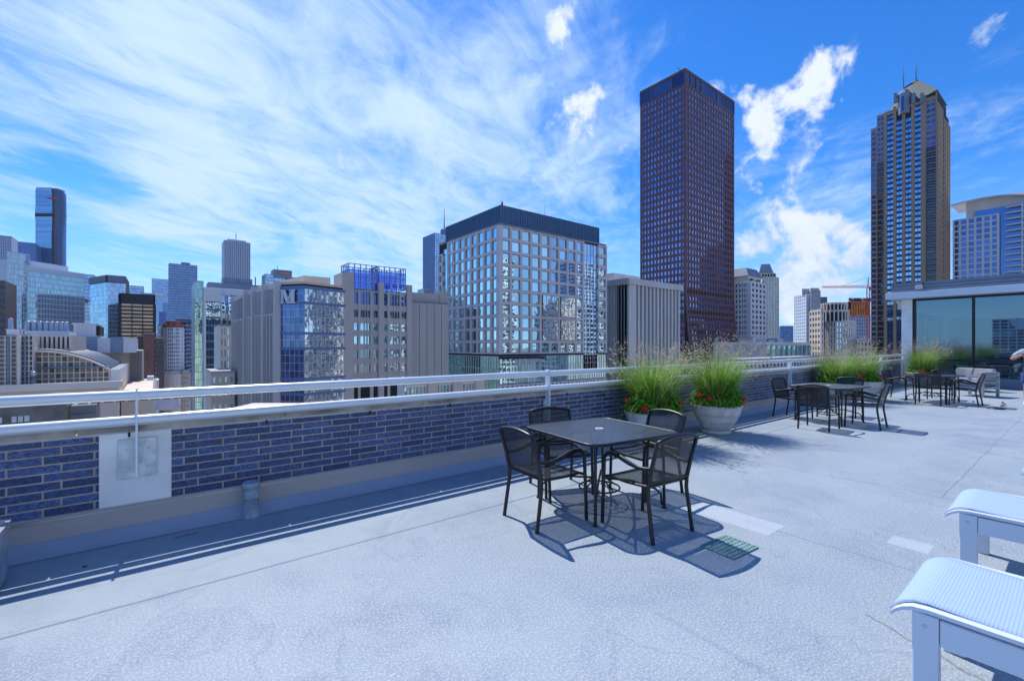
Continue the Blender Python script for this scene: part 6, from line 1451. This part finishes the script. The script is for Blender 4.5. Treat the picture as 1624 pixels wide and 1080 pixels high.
def blob(u, v, rad, amp, soft=.0):
    q = t.new('ShaderNodeVectorMath', operation='DISTANCE'); t.l.new(D_, q.inputs[0]); q.inputs[1].default_value = dirv(u, v)
    return t.ramp(q.outputs['Value'], rad / F * soft, rad / F, amp, 0, True)
def add(*a):
    r_ = a[0]
    for q in a[1:]: r_ = t.math('ADD', r_, q)
    return r_
# high cirrus: a plane far overhead, streaks converging on the horizon
zc = t.math('MAXIMUM', t.math('ADD', sp.outputs[2], .06), .02)
vx, vy = dirv(960, 547).x, dirv(960, 547).y
px_ = t.math('DIVIDE', sp.outputs[0], zc); py_ = t.math('DIVIDE', sp.outputs[1], zc)
al_ = t.math('ADD', t.math('MULTIPLY', px_, vx), t.math('MULTIPLY', py_, vy)); ac_ = t.math('SUBTRACT', t.math('MULTIPLY', px_, -vy), t.math('MULTIPLY', py_, -vx))
def plane(sa, sb, ox=0.):
    q = t.new('ShaderNodeCombineXYZ'); t.l.new(t.math('MULTIPLY', al_, sa), q.inputs[0]); t.l.new(t.math('ADD', t.math('MULTIPLY', ac_, sb), ox), q.inputs[1]); return q.outputs[0]
c1 = t.noise(plane(.75, 1.05), 1.0, 11, .62, 1.3); c2 = t.noise(plane(1.5, 2.7, 3.7), 1.3, 10, .66, 1.2); c3 = t.noise(plane(.22, .5, 8.1), 1.0, 4, .5)
ci = add(t.math('MULTIPLY', c1, .50), t.math('MULTIPLY', c2, .35), t.math('MULTIPLY', c3, .15))
mask = add(blob(540, 200, 540, .195), blob(330, 60, 260, .05), blob(180, 300, 260, .05), blob(760, 330, 300, .06), blob(450, 400, 300, .03), blob(900, 40, 160, .06),
           blob(110, 110, 260, .07), blob(130, 225, 120, -.07), blob(150, 255, 80, -.06), blob(60, 340, 90, -.04), blob(150, 350, 90, -.05), blob(310, 385, 90, -.05), blob(450, 365, 110, -.05), blob(1180, 40, 240, -.04), blob(1400, 320, 260, .02), blob(1300, 440, 200, .06), blob(1060, 60, 120, .02), blob(870, 190, 70, -.04))
ci = t.ramp(t.math('ADD', ci, mask), .50, .79, 0, 1, True)
ci = t.math('MULTIPLY', ci, .96)
# low fair-weather cumulus
n1 = t.noise(D_, 12.0, 10, .60, .35); n2 = t.noise(D_, 26.0, 6, .6, .2)
nn_ = t.math('MULTIPLY', t.math('SUBTRACT', add(t.math('MULTIPLY', n1, .68), t.math('MULTIPLY', n2, .32)), .5), 4.2)
cu = add(blob(915, 190, 62, .42), blob(950, 150, 40, .32), blob(885, 35, 50, .36), blob(1290, 120, 62, .46), blob(1270, 180, 62, .46), blob(1225, 195, 50, .34), blob(1200, 220, 55, .33), blob(1195, 145, 50, .3), blob(1140, 138, 25, .3), blob(1275, 368, 80, .44), blob(1205, 378, 70, .42), blob(1215, 290, 60, .33), blob(1280, 265, 40, .25), blob(1340, 440, 100, .44), blob(1225, 440, 100, .42), blob(1270, 470, 80, .34), blob(1530, 65, 55, .28), blob(1590, 35, 40, .22), blob(1350, 380, 60, .26))
cu = t.math('MINIMUM', cu, .50)
cum = t.ramp(t.math('ADD', nn_, t.math('MULTIPLY', cu, 2.0)), .48, 1.15, 0, 1, True)
shade = t.ramp(n1, .38, .62, 1, 0)
lowg = t.ramp(sp.outputs[2], .10, .42, 1, 0)
cc = t.mix(t.math('MULTIPLY', t.math('MULTIPLY', shade, lowg), .55), (7.4, 8.1, 8.9), (4.0, 5.0, 6.8))
hz_ = t.ramp(sp.outputs[2], 0, .30, .62, 0, True)
base = t.mix(hz_, base, (3.6, 6.0, 9.4))
sky = t.mix(ci, base, (5.7, 7.4, 9.4)); sky = t.mix(cum, sky, cc)
# unseen cloud bank added behind the camera as fill for shaded facades and glass
nb = t.math('MULTIPLY', t.ramp(sp.outputs[1], -.05, -.40, 0, 1, True), t.math('MULTIPLY', t.ramp(sp.outputs[2], .0, .06, 0, 1, True), t.ramp(sp.outputs[2], .35, .75, 1, 0, True)))
nbn = t.math('MULTIPLY', nb, t.ramp(t.noise(D_, 2.6, 8, .6, .5), .36, .56, .15, 1, True))
sky = t.mix(nbn, sky, (3.2, 4.8, 8.2))
t.l.new(sky, bg.inputs[0]); bg.inputs[1].default_value = .1
cam = bpy.data.cameras.new('camera'); cam.sensor_width = 36; cam.lens = F / 1624 * 36; cam.shift_y = 7 / 1624; cam.clip_start = .05; cam.clip_end = 30000
co = link(bpy.data.objects.new('camera', cam)); co.location = (0, 0, H); co.rotation_euler = (R(90), 0, math.atan2(s_, c_) - math.pi / 2); scene.camera = co
vs_ = scene.view_settings; vs_.view_transform = 'Standard'; vs_.look = 'None'; vs_.gamma = 1; vs_.exposure = .26
scene.cycles.transparent_max_bounces = 16; scene.cycles.max_bounces = 7; scene.cycles.diffuse_bounces = 3; scene.cycles.glossy_bounces = 4
# every building resting part label check done; nothing left unlinked
hz_b = MB(); hz_b.box(-1500, 1500, -1500, 1800, GZ - 7, 330)
m, t_, o_ = newmat('city_haze'); pv = t_.new('ShaderNodeVolumePrincipled'); pv.inputs['Color'].default_value = (.42, .66, 1, 1); pv.inputs['Density'].default_value = .00005; pv.inputs['Anisotropy'].default_value = .2
t_.l.new(pv.outputs[0], o_.inputs['Volume']); hb = hz_b.build('haze', m); tag(hb, 'faint blue summer haze over the city', None, None, 'stuff')
